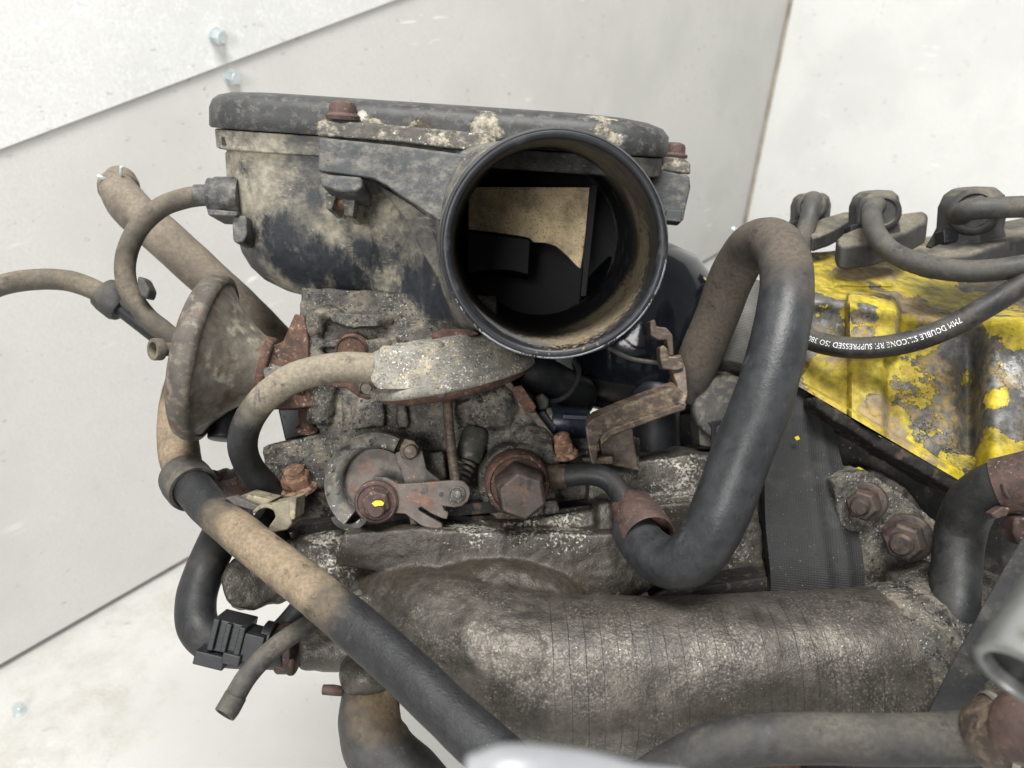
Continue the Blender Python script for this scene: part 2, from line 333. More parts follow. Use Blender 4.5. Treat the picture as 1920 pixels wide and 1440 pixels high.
M['hose_servo'] = hose('hose_servo', (.036, .038, .041), (.092, .076, .060), .50, .64, up=0, spots=sp((1485, 455, 205, 9), (1460, 440, 218, 11), (1420, 455, 232, 11), (1385, 495, 244, 12), (1360, 545, 250, 12), (1335, 600, 255, 12), (1310, 655, 260, 12), (1515, 560, 205, 6), (1508, 640, 203, 5), (1490, 730, 200, 4), (1468, 800, 198, 4)), amt=.55, rough=.4)
M['hose_bottom'] = hose('hose_bottom', (.036, .036, .037), (.095, .087, .073), .54, .74, up=.10, spots=sp((1600, 1345, 160, 12), (1720, 1345, 160, 10), (1800, 1370, 156, 8)), amt=.22)
M['hose_oily'] = hose('hose_oily', (.05, .048, .047), (.16, .12, .075), .52, .62, up=0, spots=sp((730, 1310, 208, 7), (700, 1290, 208, 6)), amt=.7)
M['lead'] = hose('lead', (.05, .05, .049), (.12, .11, .092), .52, .72, up=.1, rough=.5)
M['lead_black'] = hose('lead_black', (.026, .026, .028), (.10, .09, .07), .55, .70, up=.08, rough=.45)
M['boot'] = hose('boot', (.044, .043, .042), (.17, .15, .115), .78, .92, up=.40, rough=.55)
M['print'] = mat('print', (.62, .63, .64), .6, layers=[dict(col=(.05, .05, .055), mm=3.0, lo=.62, hi=.70)], var=.1)
M['yellow'] = mat('yellow', (.12, .118, .115), .5, .3, layers=[
    dict(col=(.045, .045, .045), mm=6, lo=.42, hi=.64, rough=.6, metal=.1, rgh=.75, detail=8),
    dict(col=(.42, .42, .41), mm=4, lo=.54, hi=.72, amt=.3, rgh=.75, detail=8, spots=sp((1545, 620, 275, 12), (1545, 500, 290, 9), (1540, 660, 270, 8), (1900, 700, 245, 9)), metal=.4, rough=.4),
    dict(col=(.31, .25, .03), mm=11, lo=.40, hi=.413, rough=.55, metal=0, detail=10, rgh=.70, h=.35, var=.4, varmm=3.5, amt=.40,
         spots=sp((1560, 500, 290, 14), (1640, 470, 296, 14), (1750, 480, 290, 14), (1860, 500, 276, 14), (1650, 590, 250, 15), (1640, 680, 250, 15), (1580, 700, 256, 12), (1580, 540, 276, 13), (1740, 690, 248, 12), (1600, 780, 252, 11), (1660, 820, 248, 12), (1720, 860, 244, 9), (1790, 885, 240, 9), (1850, 875, 236, 10), (1910, 600, 248, 10), (1868, 740, 240, 4.5), (1690, 500, 290, 16), (1800, 530, 276, 14), (1880, 540, 262, 11), (1740, 620, 256, 10), (1780, 800, 246, 5))),
    dict(col=(.45, .355, .022), mm=6, lo=.52, hi=.56, rough=.5, metal=0, detail=8, rgh=.72, amt=.5, var=.25, spots=sp((1650, 560, 255, 7), (1850, 870, 236, 10), (1790, 885, 240, 8), (1700, 850, 246, 9), (1740, 700, 248, 8), (1868, 740, 240, 4.5), (1820, 530, 274, 9), (1910, 590, 248, 9), (1690, 480, 292, 6))),
    dict(col=(.12, .12, .12), mm=5, lo=.50, hi=.52, rough=.5, metal=.3, detail=9, rgh=.7, h=-.3, amt=.42, var=.6, spots=sp((1612, 590, 254, 5), (1612, 630, 254, 5), (1790, 700, 250, 6), (1740, 800, 248, 6), (1800, 820, 246, 6), (1830, 700, 246, 8), (1545, 600, 272, 6), (1640, 760, 250, 4), (1780, 640, 254, 5))),
    dict(col=(.22, .175, .115), mm=8, lo=.44, hi=.58, rough=.9, metal=0, detail=9, rgh=.76, h=.08, amt=.40, spots=sp((1580, 660, 258, 6), (1720, 560, 268, 10), (1650, 770, 250, 8), (1690, 800, 248, 8), (1760, 580, 262, 9), (1600, 500, 288, 9), (1700, 620, 254, 6), (1760, 860, 242, 5), (1660, 500, 292, 8))),
    dict(col=(.33, .22, .04), mm=5, lo=.42, hi=.66, rough=.8, op=.8, metal=0, detail=8, rgh=.78, mod=(22, .36, .56)),
    dict(col=(.015, .014, .012), mm=1.4, lo=.61, hi=.68, op=.7, rgh=.7)], bumps=[(.9, .10, 4), (4, .14)], var=.4)
M['chip'] = mat('chip', (.58, .47, .012), .5, var=.2)
M['yellow_paint'] = mat('yellow_paint', (.72, .52, .02), .5, var=.15)
M['canister'] = mat('canister', (.005, .006, .008), .10, layers=[dict(col=(.30, .24, .14), mm=4, lo=.60, hi=.64, rough=.8, amt=.4, spots=sp((1265, 485, 280, 3), (1260, 590, 285, 3), (1330, 520, 290, 3)))], bumps=[(2.5, .03)], var=.2, spec=.35)
M['canister_base'] = mat('canister_base', (.014, .014, .014), .35, layers=[dict(col=(.05, .03, .017), mm=7, lo=.55, hi=.68, rough=.8)], bumps=[(2, .06)], var=.3)
M['gasket'] = mat('gasket', (.018, .017, .016), .8, spec=.2, layers=[dict(col=(.09, .08, .065), mm=1.6, lo=.62, hi=.68), dict(col=(.06, .045, .035), mm=6, lo=.55, hi=.65)], bumps=[(1.5, .15, 4)], var=.3)
M['block'] = mat('block', (.022, .021, .020), .5, layers=[dict(col=(.07, .06, .05), mm=8, lo=.52, hi=.66), dict(SPECK, lo=.66, hi=.7)], bumps=[(1.2, .2, 4)], var=.4)
M['chrome'] = mat('chrome', (.24, .245, .24), .35, .7, layers=[dict(col=(.12, .115, .10), mm=6, lo=.5, hi=.7)], var=.15)
M['foil'] = mat('foil', (.33, .31, .27), .45, .35, layers=[dict(col=(.13, .12, .1), mm=8, lo=.5, hi=.65)], var=.2)
M['grey_bar'] = mat('grey_bar', (.24, .25, .262), .35, .1, var=.08)
M['zinc'] = mat('zinc', (.66, .72, .73), .3, .7, var=.1)
M['tan_plastic'] = mat('tan_plastic', (.20, .175, .125), .7, layers=[dict(col=(.10, .095, .08), mm=5, lo=.5, hi=.62), dict(col=(.30, .25, .17), mm=2, lo=.58, hi=.66)], bumps=[(.8, .06)], var=.25)
M['green_plug'] = mat('green_plug', (.042, .043, .035), .6, layers=[dict(col=(.12, .10, .07), mm=3, lo=.56, hi=.66)], bumps=[(.8, .05)])
M['blue_black'] = mat('blue_black', (.012, .017, .027), .35, layers=[dict(col=(.06, .055, .045), mm=3, lo=.6, hi=.68)], bumps=[(1, .03)])
M['cap_grey'] = mat('cap_grey', (.050, .049, .045), .6, layers=[dict(col=(.11, .10, .08), mm=3, lo=.55, hi=.66, up=.08)], bumps=[(1., .03)])
M['cone'] = mat('cone', (.155, .14, .118), .48, .3, layers=[
    dict(col=(.33, .31, .25), mm=9, lo=.53, hi=.63, detail=6), dict(col=(.12, .09, .065), mm=8, lo=.50, hi=.62, detail=7),
    dict(col=(.14, .068, .04), mm=6, lo=.58, hi=.72, detail=7, rgh=.72, rough=.9, amt=.25, spots=sp((460, 690, 240, 8), (400, 780, 250, 8), (430, 640, 242, 6)))], bumps=[(1., .05, 5)], var=.3)
M['cone_rim'] = mat('cone_rim', (.085, .075, .064), .6, .15, layers=[dict(col=(.15, .13, .105), mm=3, lo=.5, hi=.64), dict(col=(.11, .06, .04), mm=6, lo=.58, hi=.66)], bumps=[(.8, .05, 4)], var=.25)
def striped(m, pts_dir, period, depth, width=.16, irr=1.0, seed=0.):
    """add dark thin grooves across pts_dir (world direction) to a material's colour and bump"""
    nt = m.node_tree; N = nt.nodes; L = nt.links; bs = N['Principled BSDF']; geo = N.new('ShaderNodeNewGeometry')
    d = N.new('ShaderNodeVectorMath'); d.operation = 'DOT_PRODUCT'; L.new(geo.outputs['Position'], d.inputs[0]); d.inputs[1].default_value = pts_dir
    nz = N.new('ShaderNodeTexNoise'); nz.inputs['Scale'].default_value = 60; L.new(geo.outputs['Position'], nz.inputs['Vector'])
    a = N.new('ShaderNodeMath'); a.operation = 'MULTIPLY_ADD'; L.new(nz.outputs['Fac'], a.inputs[0]); a.inputs[1].default_value = .0022*irr; L.new(d.outputs['Value'], a.inputs[2])
    b = N.new('ShaderNodeMath'); b.operation = 'PINGPONG'; L.new(a.outputs[0], b.inputs[0]); b.inputs[1].default_value = period*.0005
    e = N.new('ShaderNodeMapRange'); L.new(b.outputs[0], e.inputs[0]); e.inputs[1].default_value = 0; e.inputs[2].default_value = width*period*.0005; e.inputs[3].default_value = 1; e.inputs[4].default_value = 0
    nz2 = N.new('ShaderNodeTexNoise'); nz2.inputs['Scale'].default_value = 45+seed; nz2.inputs['Detail'].default_value = 4; L.new(geo.outputs['Position'], nz2.inputs['Vector'])
    g = N.new('ShaderNodeMapRange'); L.new(nz2.outputs['Fac'], g.inputs[0]); g.inputs[1].default_value = .34 if irr else -2; g.inputs[2].default_value = .60 if irr else -1
    f = N.new('ShaderNodeMath'); f.operation = 'MULTIPLY'; L.new(e.outputs[0], f.inputs[0]); L.new(g.outputs[0], f.inputs[1])
    cl = bs.inputs['Base Color'].links[0].from_socket; mx = N.new('ShaderNodeMix'); mx.data_type = 'RGBA'; L.new(f.outputs[0], mx.inputs['Factor']); L.new(cl, mx.inputs[6]); mx.inputs[7].default_value = (.03, .028, .025, 1); L.new(mx.outputs[2], bs.inputs['Base Color'])
    bp = bs.inputs['Normal'].links[0].from_node; old = bp.inputs['Height'].links[0].from_socket
    k = N.new('ShaderNodeMath'); k.operation = 'MULTIPLY_ADD'; L.new(f.outputs[0], k.inputs[0]); k.inputs[1].default_value = -depth*.001; L.new(old, k.inputs[2]); L.new(k.outputs[0], bp.inputs['Height'])
    return m
M['pipe'] = mat('pipe', (.075, .067, .057), .42, .5, layers=PIPE_LAYERS, bumps=[(1.2, .20, 3), (.5, .10, 3)], var=.45, varmm=7)
M['sleeve'] = mat('sleeve', (.017, .019, .022), .6, spec=.2, layers=[dict(col=(.034, .035, .037), mm=8, lo=.5, hi=.7), dict(col=(.25, .24, .22), mm=.8, lo=.68, hi=.71)], bumps=[(2.5, .05)], var=.2)
striped(M['sleeve'], tuple((R_*.10+U_*.97+F_*.2)), .7, .07, .5, 0.)
striped(M['sleeve'], tuple((R_*.98-U_*.12+F_*.05)), .8, .05, .4, 0.)
M['ribbed_foil'] = mat('ribbed_foil', (.085, .082, .074), .6, .0, bumps=[(2, .03)], var=.2)
striped(M['ribbed_foil'], tuple((R_*-.25+U_*.95+F_*.1)), 1.0, .02, .2, 0.)

WALL = dict(rough=.42, metal=0.0, spec=.45)
def wallmat(name, base, extra=()):
    return mat(name, base, layers=[
        dict(col=tuple(x*.91 for x in base), mm=170, lo=.42, hi=.66, var=0, detail=5, rgh=.6),
        dict(col=tuple(x*.70 for x in (base[0], base[1]*.98, base[2]*.92)), mm=30, lo=.60, hi=.78, var=.1, detail=8, rgh=.74, op=.4),
        dict(col=tuple(x*.40 for x in base), mm=7, lo=.655, hi=.70, var=0, detail=4, stretch=(.22, .8, 1.2), mod=(70, .46, .58), op=.6),
        dict(col=(.86, .87, .86), mm=10, lo=.66, hi=.70, var=0, detail=3, stretch=(.16, .16, 1.2), mod=(120, .52, .62), off=3.1, op=.6),
        dict(col=tuple(x*.5 for x in base), mm=5, lo=.69, hi=.71, var=0, detail=3, stretch=(1.2, 1.2, .14), mod=(90, .5, .6), off=4.7, op=.5),
        dict(col=(.20, .18, .15), mm=2.5, lo=.74, hi=.76, var=0, detail=2, op=.75)]+list(extra), bumps=[(1.6, .02, 3), (60, .9, 2)], var=.05, varmm=2, **WALL)
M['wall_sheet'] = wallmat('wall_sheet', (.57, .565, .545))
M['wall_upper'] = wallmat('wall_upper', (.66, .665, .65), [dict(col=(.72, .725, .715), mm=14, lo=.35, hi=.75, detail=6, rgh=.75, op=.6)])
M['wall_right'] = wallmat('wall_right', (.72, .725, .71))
M['floor'] = wallmat('floor', (.50, .495, .475), [dict(col=(.30, .27, .22), mm=35, lo=.50, hi=.78, detail=9, rgh=.76, amt=.25, op=.38, spots=[(tuple(on_floor(*p)), 60) for p in ((120, 1240), (260, 1160), (200, 1330), (60, 1400), (330, 1120))]), dict(col=(.46, .43, .37), mm=45, lo=.56, hi=.74, detail=9, rgh=.74, op=.6), dict(col=(.45, .44, .41), mm=12, lo=.68, hi=.72, stretch=(1.5, .15, 1), op=.6, off=5.)])
M['joint'] = mat('joint', (.40, .36, .29), .7, layers=[dict(col=(.26, .23, .18), mm=60, lo=.45, hi=.65)], var=.1)

# ---------------------------------------------------------------- setting: floor, two sheet walls, fasteners
A = on_floor(1388, 456); B = on_floor(0, 1260)
wl = (B-A).normalized(); nl = Vector((-wl.y, wl.x, 0))
if nl.dot(CAM-A) < 0: nl = -nl
wr = Vector((wl.y, -wl.x, 0)); 
if wr.x < 0: wr = -wr
def on_wall(px, py, off=0.):
    r = ray(px, py); return CAM+r*((A+nl*off-CAM).dot(nl)/r.dot(nl))
up = (on_wall(1482, 0)-A); up = up/up.z
def slab(name, q, nrm, th, m, parent=None):
    bm = bmesh.new(); a = [bm.verts.new(p) for p in q]; b = [bm.verts.new(p-nrm*th) for p in q]
    n = len(q); bm.faces.new(a); bm.faces.new(b[::-1])
    for i in range(n): bm.faces.new((a[i], a[(i+1) % n], b[(i+1) % n], b[i]))
    bmesh.ops.recalc_face_normals(bm, faces=bm.faces)
    me = bpy.data.meshes.new(name); bm.to_mesh(me); bm.free(); me.materials.append(m)
    o = bpy.data.objects.new(name, me); COL.objects.link(o)
    if parent: o.parent = parent
    return o
Z = Vector((0, 0, 1))
fl = slab('floor', [A+wr*-.3+wl*-.3, A+wr*-.3+wl*2.4, A+wr*2.4+wl*2.4, A+wr*2.4+wl*-.3], Z, .02, M['floor']); fl['kind'] = 'structure'
g = Z*.007
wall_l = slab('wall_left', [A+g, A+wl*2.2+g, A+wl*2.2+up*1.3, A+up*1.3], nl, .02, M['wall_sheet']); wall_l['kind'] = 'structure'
nr = Vector((wr.y, -wr.x, 0)); 
if nr.dot(CAM-A) < 0: nr = -nr
nr = nr.normalized()
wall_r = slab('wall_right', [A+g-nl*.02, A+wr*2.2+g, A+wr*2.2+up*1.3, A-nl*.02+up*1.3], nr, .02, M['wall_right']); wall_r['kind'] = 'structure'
s0, s1 = on_wall(-420, 438.6, .003), on_wall(900, -60.4, .003)
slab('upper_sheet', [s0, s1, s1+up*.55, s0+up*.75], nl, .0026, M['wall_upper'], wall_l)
def strip_between(name, p, q, w, m, parent, nrm):
    d = (q-p).normalized(); s = d.cross(nrm).normalized()*w
    return slab(name, [p-s, p+s, q+s, q-s], nrm, .002, m, parent)
strip_between('corner_joint', A+nl*.004+nr*.004+g, A+nl*.004+nr*.004+up*1.3, .0026, M['joint'], wall_l, (nl+nr).normalized())
def wall_bolt(at, nrm, r, parent):
    bm = bmesh.new(); u = nrm.orthogonal().normalized(); w = nrm.cross(u)
    for rr, h0, h1, n in ((1.22, 0, .22, 24), (1.0, .22, 1.5, 6), (.8, 1.5, 1.7, 12)):
        lo = [bm.verts.new((u*math.cos(2*math.pi*k/n+.4)+w*math.sin(2*math.pi*k/n+.4))*r*rr+nrm*h0*r) for k in range(n)]
        hi = [bm.verts.new((u*math.cos(2*math.pi*k/n+.4)+w*math.sin(2*math.pi*k/n+.4))*r*rr*.94+nrm*h1*r) for k in range(n)]
        bm.faces.new(hi)
        for k in range(n): bm.faces.new((lo[k], lo[(k+1) % n], hi[(k+1) % n], hi[k]))
    bmesh.ops.recalc_face_normals(bm, faces=bm.faces)
    me = bpy.data.meshes.new('hex_bolt'); bm.to_mesh(me); bm.free(); me.materials.append(M['zinc'])
    o = bpy.data.objects.new('hex_bolt', me); COL.objects.link(o); o.location = at; o.parent = parent; return o
wall_bolt(on_wall(405, 68, .003), nl, .0056, wall_l); wall_bolt(on_wall(433, 145), nl, .0056, wall_l)
wall_bolt(on_floor(38, 1335), Z, .0045, fl); wall_bolt(on_wall(1376, 430), nl, .006, wall_l)

# ---------------------------------------------------------------- air filter housing
O = c(821, 268, 240)
AX = V(.9972, -.066, 0).normalized(); AZ = V(0, .33, 1).normalized(); AZ = (AZ-AX*AZ.dot(AX)).normalized(); AY = AZ.cross(AX).normalized()
if AY.y < 0: AY = -AY
def al(x, y, z): return O+AX*x+AY*y+AZ*z
def rr_loop(y, x0, x1, z0, z1, r, n=8):
    out = []; r = min(r, (x1-x0)/2-.5, (z1-z0)/2-.5)
    for cx, cz, a0 in ((x1-r, z1-r, 0), (x0+r, z1-r, 90), (x0+r, z0+r, 180), (x1-r, z0+r, 270)):
        for k in range(n+1):
            a = math.radians(a0+90*k/n); out.append(al(cx+r*math.cos(a), y, cz+r*math.sin(a)))
    return out
air = thing('air_filter_housing', 'dusty black plastic air filter housing with flaking lid and round open intake', 'air filter', al(0, -53, 50))
X0, X1, ZB = -77.5, 74.5, 108
lid = MB().rings([rr_loop(y, X0+i, X1-i*k, i*1.0, ZB-i, 20) for y, i, k in ((0, .4, 1), (.6, 0, 1), (6.2, .2, 1), (8.6, 1.0, 2.4), (10.2, 2.6, 2.8), (11.2, 5.5, 2.6), (11.7, 11, 2.0))])
lid_o = obj('lid', lid, M['lid_paint'], air, ang=50)
obj('flange', MB().rings([rr_loop(y, X0+i, X1-i, i, ZB-i, 19) for y, i in ((-6.6, 2.2), (-6.2, 1.7), (-.7, 1.5), (-.4, 1.8))]), M['plastic_dusty'], air, bevel=.3)
body = MB().rings([rr_loop(y, X0+i, X1-i, i*.7, ZB-i, 18+i*.4, 12) for y, i in ((-6.4, 4.2), (-20, 4.6), (-33, 5.4), (-41, 6.8), (-46, 8.8), (-50.5, 12), (-54, 16.5), (-56.3, 22), (-57.8, 30), (-58.2, 40))])
body_o = obj('body', body, M['plastic_dusty'], air)
SA = V(0, .212, 1).normalized(); SO = c(1040, 463, 185)
cut = obj('cut', MB().lathe(SO, SA, [(28.4, 30), (28.4, 118)], n=64), M['black_plastic'])
bo = body_o.modifiers.new('bool', 'BOOLEAN'); bo.operation = 'DIFFERENCE'; bo.object = cut; bo.solver = 'EXACT'
bake(body_o); smooth(body_o.data, 40)
bpy.data.objects.remove(cut, do_unlink=True)
# round intake snout (thick tube that widens into a squared duct)
su, sw = V(1, 0, 0), None
sw = (V(0, 1, 0)-SA*SA.y).normalized(); su = (V(1, 0, 0)-SA*SA.x).normalized()
def sring(r, h, q=0., ext=None, n=72):
    out = []
    for k in range(n):
        a = 2*math.pi*k/n; x, y = math.cos(a), math.sin(a)
        if q:
            L_, R__, D_, T_ = ext; ex = (R__ if x > 0 else L_); ey = (T_ if y > 0 else D_)
            e = 4.0; rad = (abs(x/ex)**e+abs(y/ey)**e)**(-1/e); rad = lerp(r, rad, q)
        else: rad = r
        out.append(SO+SA*h+su*x*rad+sw*y*rad)
    return out
e1 = (34, 30, 33, 30); e2 = (56, 31, 38, 30); e3 = (30, 30, 30, 30)
obj('intake_snout', MB().rings([sring(27.4, 1.6), sring(27.9, 4), sring(27.6, 9), sring(28.2, 20), sring(28.6, 32), sring(28.6, 100), sring(28.3, 100), sring(28.3, 70), sring(27.6, 52), sring(26, 26), sring(24.9, 6), sring(24.9, 1.6)], closed=True), M['snout'], air, ang=60)
obj('inlet_duct', MB().rings([sring(28.3, 26), sring(29.2, 30), sring(30, 38, .15, e1), sring(31, 48, .5, e1), sring(31, 56, .9, e1), sring(31, 62, 1, (43, 31, 35, 30)), sring(31, 68, 1, e2), sring(31, 80, 1, (60, 31, 38, 30)), sring(28.5, 80), sring(28.5, 26)], closed=True), M['plastic_dusty'], air, ang=60)
obj('snout_rim', MB().rings([sring(27.4, 1.65), sring(27.15, .5), sring(26.5, 0), sring(25.6, .1), sring(25.0, .7), sring(24.9, 1.65)], closed=True), M['snout'], air, ang=60)
obj('rim_scrape', MB().rings([sring(27.5, 1.9), sring(27.28, .5), sring(26.9, .02), sring(26.75, .4), sring(27.0, 1.9)], closed=True), M['snout_edge'], air, ang=60)
obj('duct_shroud', MB().prism([(596, 257), (740, 272), (885, 291), (868, 350), (846, 432), (826, 416), (770, 380), (726, 350), (702, 336), (660, 330), (596, 322)], 226, 17, V(0, .2, 1)), M['plastic_shroud'], air, bevel=.8, bseg=3)
obj('duct_gusset', MB().prism([(705, 342), (770, 382), (830, 424), (846, 500), (820, 520), (790, 470), (760, 410)], 240, 12), M['plastic_dusty'], air, bevel=.5)
lug = obj('clip_lug', MB().prism([(598, 325), (640, 328), (678, 331), (679, 352), (668, 361), (640, 360), (602, 350)], 224, 18), M['plastic_shroud'], air, bevel=1.0, bseg=3)
obj('lug_post', MB().prism([(609, 360), (632, 362), (622, 392), (612, 392)], 234, 14), M['plastic_dusty'], air, bevel=.4)
obj('lug_post', MB().prism([(640, 362), (668, 362), (662, 405), (646, 403)], 234, 14), M['plastic_dusty'], air, bevel=.4)
obj('screw', MB().lathe(c(640, 372, 240), V(.1, -.9, -.3), [(2.6, 0), (2.6, 2.2), (2.0, 3.0), (.1, 3.1)], n=16), M['rust_orange'], air)
# lid flange tab and bolts
obj('lid_tab', MB().prism([(594, 226), (700, 231), (800, 240), (900, 249), (930, 253), (930, 287), (850, 279), (720, 264), (594, 255)], 234, 9, V(0, .3, 1)), M['lid_flange'], air, bevel=.8, bseg=3)
def flange_bolt(p, ax, r, m, parent):
    b = obj('lid_bolt', MB().lathe(p, ax, [(r*1.25, 0), (r*1.28, r*.28), (r*1.1, r*.38), (r*1.02, r*.5), (r, r*.95), (r*.86, r*1.2), (r*.5, r*1.34), (.1, r*1.36)], n=18), m, parent, ang=30); return b
flange_bolt(c(643, 224, 238), AY, 4.1, M['rust_red'], air); flange_bolt(c(1262, 296, 272), AY, 3.9, M['rust_red'], air)
rl = obj('side_lug', MB().prism([(1222, 322), (1240, 318), (1294, 330), (1296, 352), (1287, 390), (1282, 416), (1244, 412), (1222, 405)], 262, 22, V(-.1, .3, 1)), M['plastic_shroud'], air, bevel=.9, bseg=3)
obj('lid_lug', MB().prism([(1228, 296), (1240, 292), (1285, 298), (1296, 306), (1296, 328), (1230, 319)], 262, 22, V(-.1, .3, 1)), M['lid_flange'], air, bevel=.9, bseg=3)
obj('lug_foot', MB().prism([(1250, 392), (1280, 394), (1278, 417), (1246, 414)], 260, 6), M['plastic_shroud'], air, bevel=.5)
# nipple on the left side, ribs, label pocket
nip = obj('hose_nipple', MB().lathe(c(452, 368, 256), V(-1, .03, -.05), [(6.2, 0), (6.0, 8), (5.4, 9.2), (5.6, 9.8), (5.6, 10.2), (3.4, 10.3), (3.2, 15)], n=28), M['plastic_shroud'], air)
obj('nipple_shelf', MB().prism([(386, 391), (446, 396), (444, 406), (390, 404)], 247, 14), M['plastic_shroud'], air, bevel=.6)
obj('side_rib', MB().prism([(421, 284), (434, 285), (436, 338), (424, 336)], 254, 10), M['plastic_dusty'], air, bevel=.5)
obj('side_web', MB().prism([(434, 402), (462, 404), (463, 440), (456, 455), (442, 456), (436, 450)], 249, 10), M['plastic_shroud'], air, bevel=1.2, bseg=3)
pk = obj('label_pocket', MB().prism([(411, 247), (466, 252), (465, 284), (413, 278)], 247, 8, V(0, .3, 1)), M['plastic_dusty'], air, bevel=.5)
for x0, x1 in ((415, 424), (428, 438), (441, 459)):
    obj('pocket_recess', MB().prism([(x0, 256+(x0-411)*.09), (x1, 256+(x1-411)*.09), (x1, 271+(x1-411)*.09), (x0, 271+(x0-411)*.09)], 246.4, 1.2), M['black_plastic'], pk)
# inside of the snout: flap, stop block, guide rib
obj('flap_plate', MB().prism([(878, 350), (1107, 351), (1100, 420), (1094, 470), (1089, 504), (1083, 500), (1062, 478), (1042, 461), (1022, 455), (1000, 454), (994, 447), (985, 444), (930, 436), (878, 430)], 266, 1.2), M['brass'], air, bevel=.25)
obj('stop_block', MB().prism([(876, 434), (990, 446), (995, 452), (992, 516), (960, 508), (920, 507), (874, 514)], 262, 14), M['inner_black'], air, bevel=.6)
obj('guide_rib', MB().prism([(1107, 345), (1122, 345), (1100, 556), (1088, 556)], 263, 4), M['inner_black'], air, bevel=.4)
obj('snout_shade_sheet', MB().prism([(860, 300), (1160, 300), (1160, 620), (860, 620)], 292, 3), M['inner_black'], air)  # black sheet stands in for the shade deep inside the snout

# ---------------------------------------------------------------- throttle body casting and its fittings
thr = thing('throttle_body', 'grimy cast throttle body crusted with dirt below the air filter housing', 'throttle body', c(780, 960, 262))
cb = MB()
cb.prism([(566, 540), (930, 555), (930, 700), (900, 760), (650, 800), (596, 806), (566, 745), (556, 620)], 250, 50)
cb.prism([(640, 740), (905, 720), (905, 985), (640, 985)], 246, 50)
cb.prism([(492, 838), (560, 822), (650, 800), (660, 985), (560, 990), (520, 930), (495, 880)], 250, 45)
cb.prism([(880, 735), (945, 705), (985, 745), (1058, 842), (1000, 860), (900, 840)], 243, 40)
cb.prism([(900, 800), (1046, 830), (1050, 960), (880, 975)], 246, 40)
cb.lathe(c(968, 890, 250), V(.05, -.15, -1), [(13, 0), (12.5, 12)], n=32)
cb.prism([(1040, 850), (1100, 846), (1200, 856), (1200, 905), (1040, 905)], 250, 35)
cb.lathe(c(700, 905, 250), V(0, 0, -1), [(13, 0), (12, 7)], n=32)
cb.prism([(660, 640), (740, 632), (760, 700), (660, 720)], 246, 12); cb.prism([(655, 760), (720, 752), (720, 800), (660, 806)], 243, 8); cb.prism([(780, 850), (832, 846), (836, 900), (790, 900)], 240, 12); cb.tube([c(570, 660, 250), c(610, 700, 248), c(600, 790, 250)], 4, n=14); cb.prism([(575, 640), (640, 636), (640, 650), (575, 656)], 246, 10)
cb.lathe(c(600, 880, 250), V(0, 0, -1), [(7, -4), (6, 2)], n=20); cb.lathe(c(880, 775, 246), V(0, -.2, -1), [(5, -4), (4.6, 2.4)], n=18)
cb.ell(c(612, 590, 250), 6, 3, 6); cb.ell(c(690, 600, 250), 9, 3, 5); cb.ell(c(590, 610, 248), 3.5, 5, 4)
cb.prism([(620, 585), (715, 588), (710, 612), (660, 616), (620, 606)], 245, 10)
cb.prism([(740, 740), (760, 738), (764, 800), (746, 800)], 243, 8)
cb.ell(c(925, 760, 244), 8, 8, 5); cb.ell(c(1000, 830, 243), 7, 6, 5)
cb.prism([(1000, 828), (1036, 832), (1046, 865), (1030, 872), (1012, 866)], 238, 10)
cb.lathe(c(1030, 864, 240), V(0, -.2, -1), [(3.2, -4), (3.2, 2)], n=16)
cb.prism([(1020, 940), (1046, 938), (1050, 962), (1022, 966)], 236, 14)
cb.prism([(1055, 812), (1200, 822), (1200, 865), (1050, 865)], 262, 25)
cb.prism([(1030, 895), (1140, 890), (1140, 965), (1030, 965)], 254, 30)
cast('casting', cb, M['casting'], thr, voxel=.6, it=5)
obj('rust_plug', MB().lathe(c(664, 656, 250), V(0, -.1, -1), [(5.4, 0), (5.4, 4), (4.6, 5.2), (4.4, 4.6), (.1, 4.6)], n=28), M['rust'], thr)
# cam quadrant
cq = c(702, 908, 238)
def arc_poly(cx, cy, r0, r1, a0, a1, n=26):
    o = []
    for k in range(n+1): a = math.radians(lerp(a0, a1, k/n)); o.append((cx+r1*math.cos(a), cy-r1*math.sin(a)))
    for k in range(n, -1, -1): a = math.radians(lerp(a0, a1, k/n)); o.append((cx+r0*math.cos(a), cy-r0*math.sin(a)))
    return o
def arc_strip(cx, cy, d, t, sec, a0, a1, n=30):
    rings = []
    for k in range(n+1):
        a = math.radians(lerp(a0, a1, k/n)); rings.append([c(cx+r*math.cos(a), cy-r*math.sin(a), d)+V(0, 0, z) for r, z in sec])
    return MB().rings(rings)
obj('cable_quadrant', arc_strip(704, 908, 229, 6, [(66, 6), (66, 3.5), (70, 1.6), (78, 1.0), (88, 1.0), (93, .2), (96, 0), (97, .8), (97, 6)], 62, 232), M['grimy_steel'], thr, ang=50)
obj('quadrant_disc', MB().prism(arc_poly(704, 908, 2, 67, -40, 235, 40)+[(704, 908)], 235, 2), M['lever_steel'], thr, bevel=.3)
obj('quadrant_web', MB().prism([(740, 850), (775, 832), (792, 846), (800, 880), (830, 905), (760, 912)], 233, 2), M['lever_steel'], thr, bevel=.3)
obj('quadrant_lug', MB().prism([(758, 822), (776, 826), (786, 838), (784, 852), (768, 864), (752, 858), (748, 842)], 231, 4), M['rust_brown_steel'], thr, bevel=.4)
obj('cable_end', MB().lathe(c(771, 846, 232), V(0, 0, -1), [(2.2, 0), (2.2, 1.6), (1.8, 2.1), (.1, 2.2)], n=20), M['rust_brown_steel'], thr)
obj('return_spring_end', arc_strip(655, 958, 233, 3, [(24, 2), (24, 0), (38, 0), (38, 2)], 200, 330), M['grimy_steel'], thr, bevel=.4)
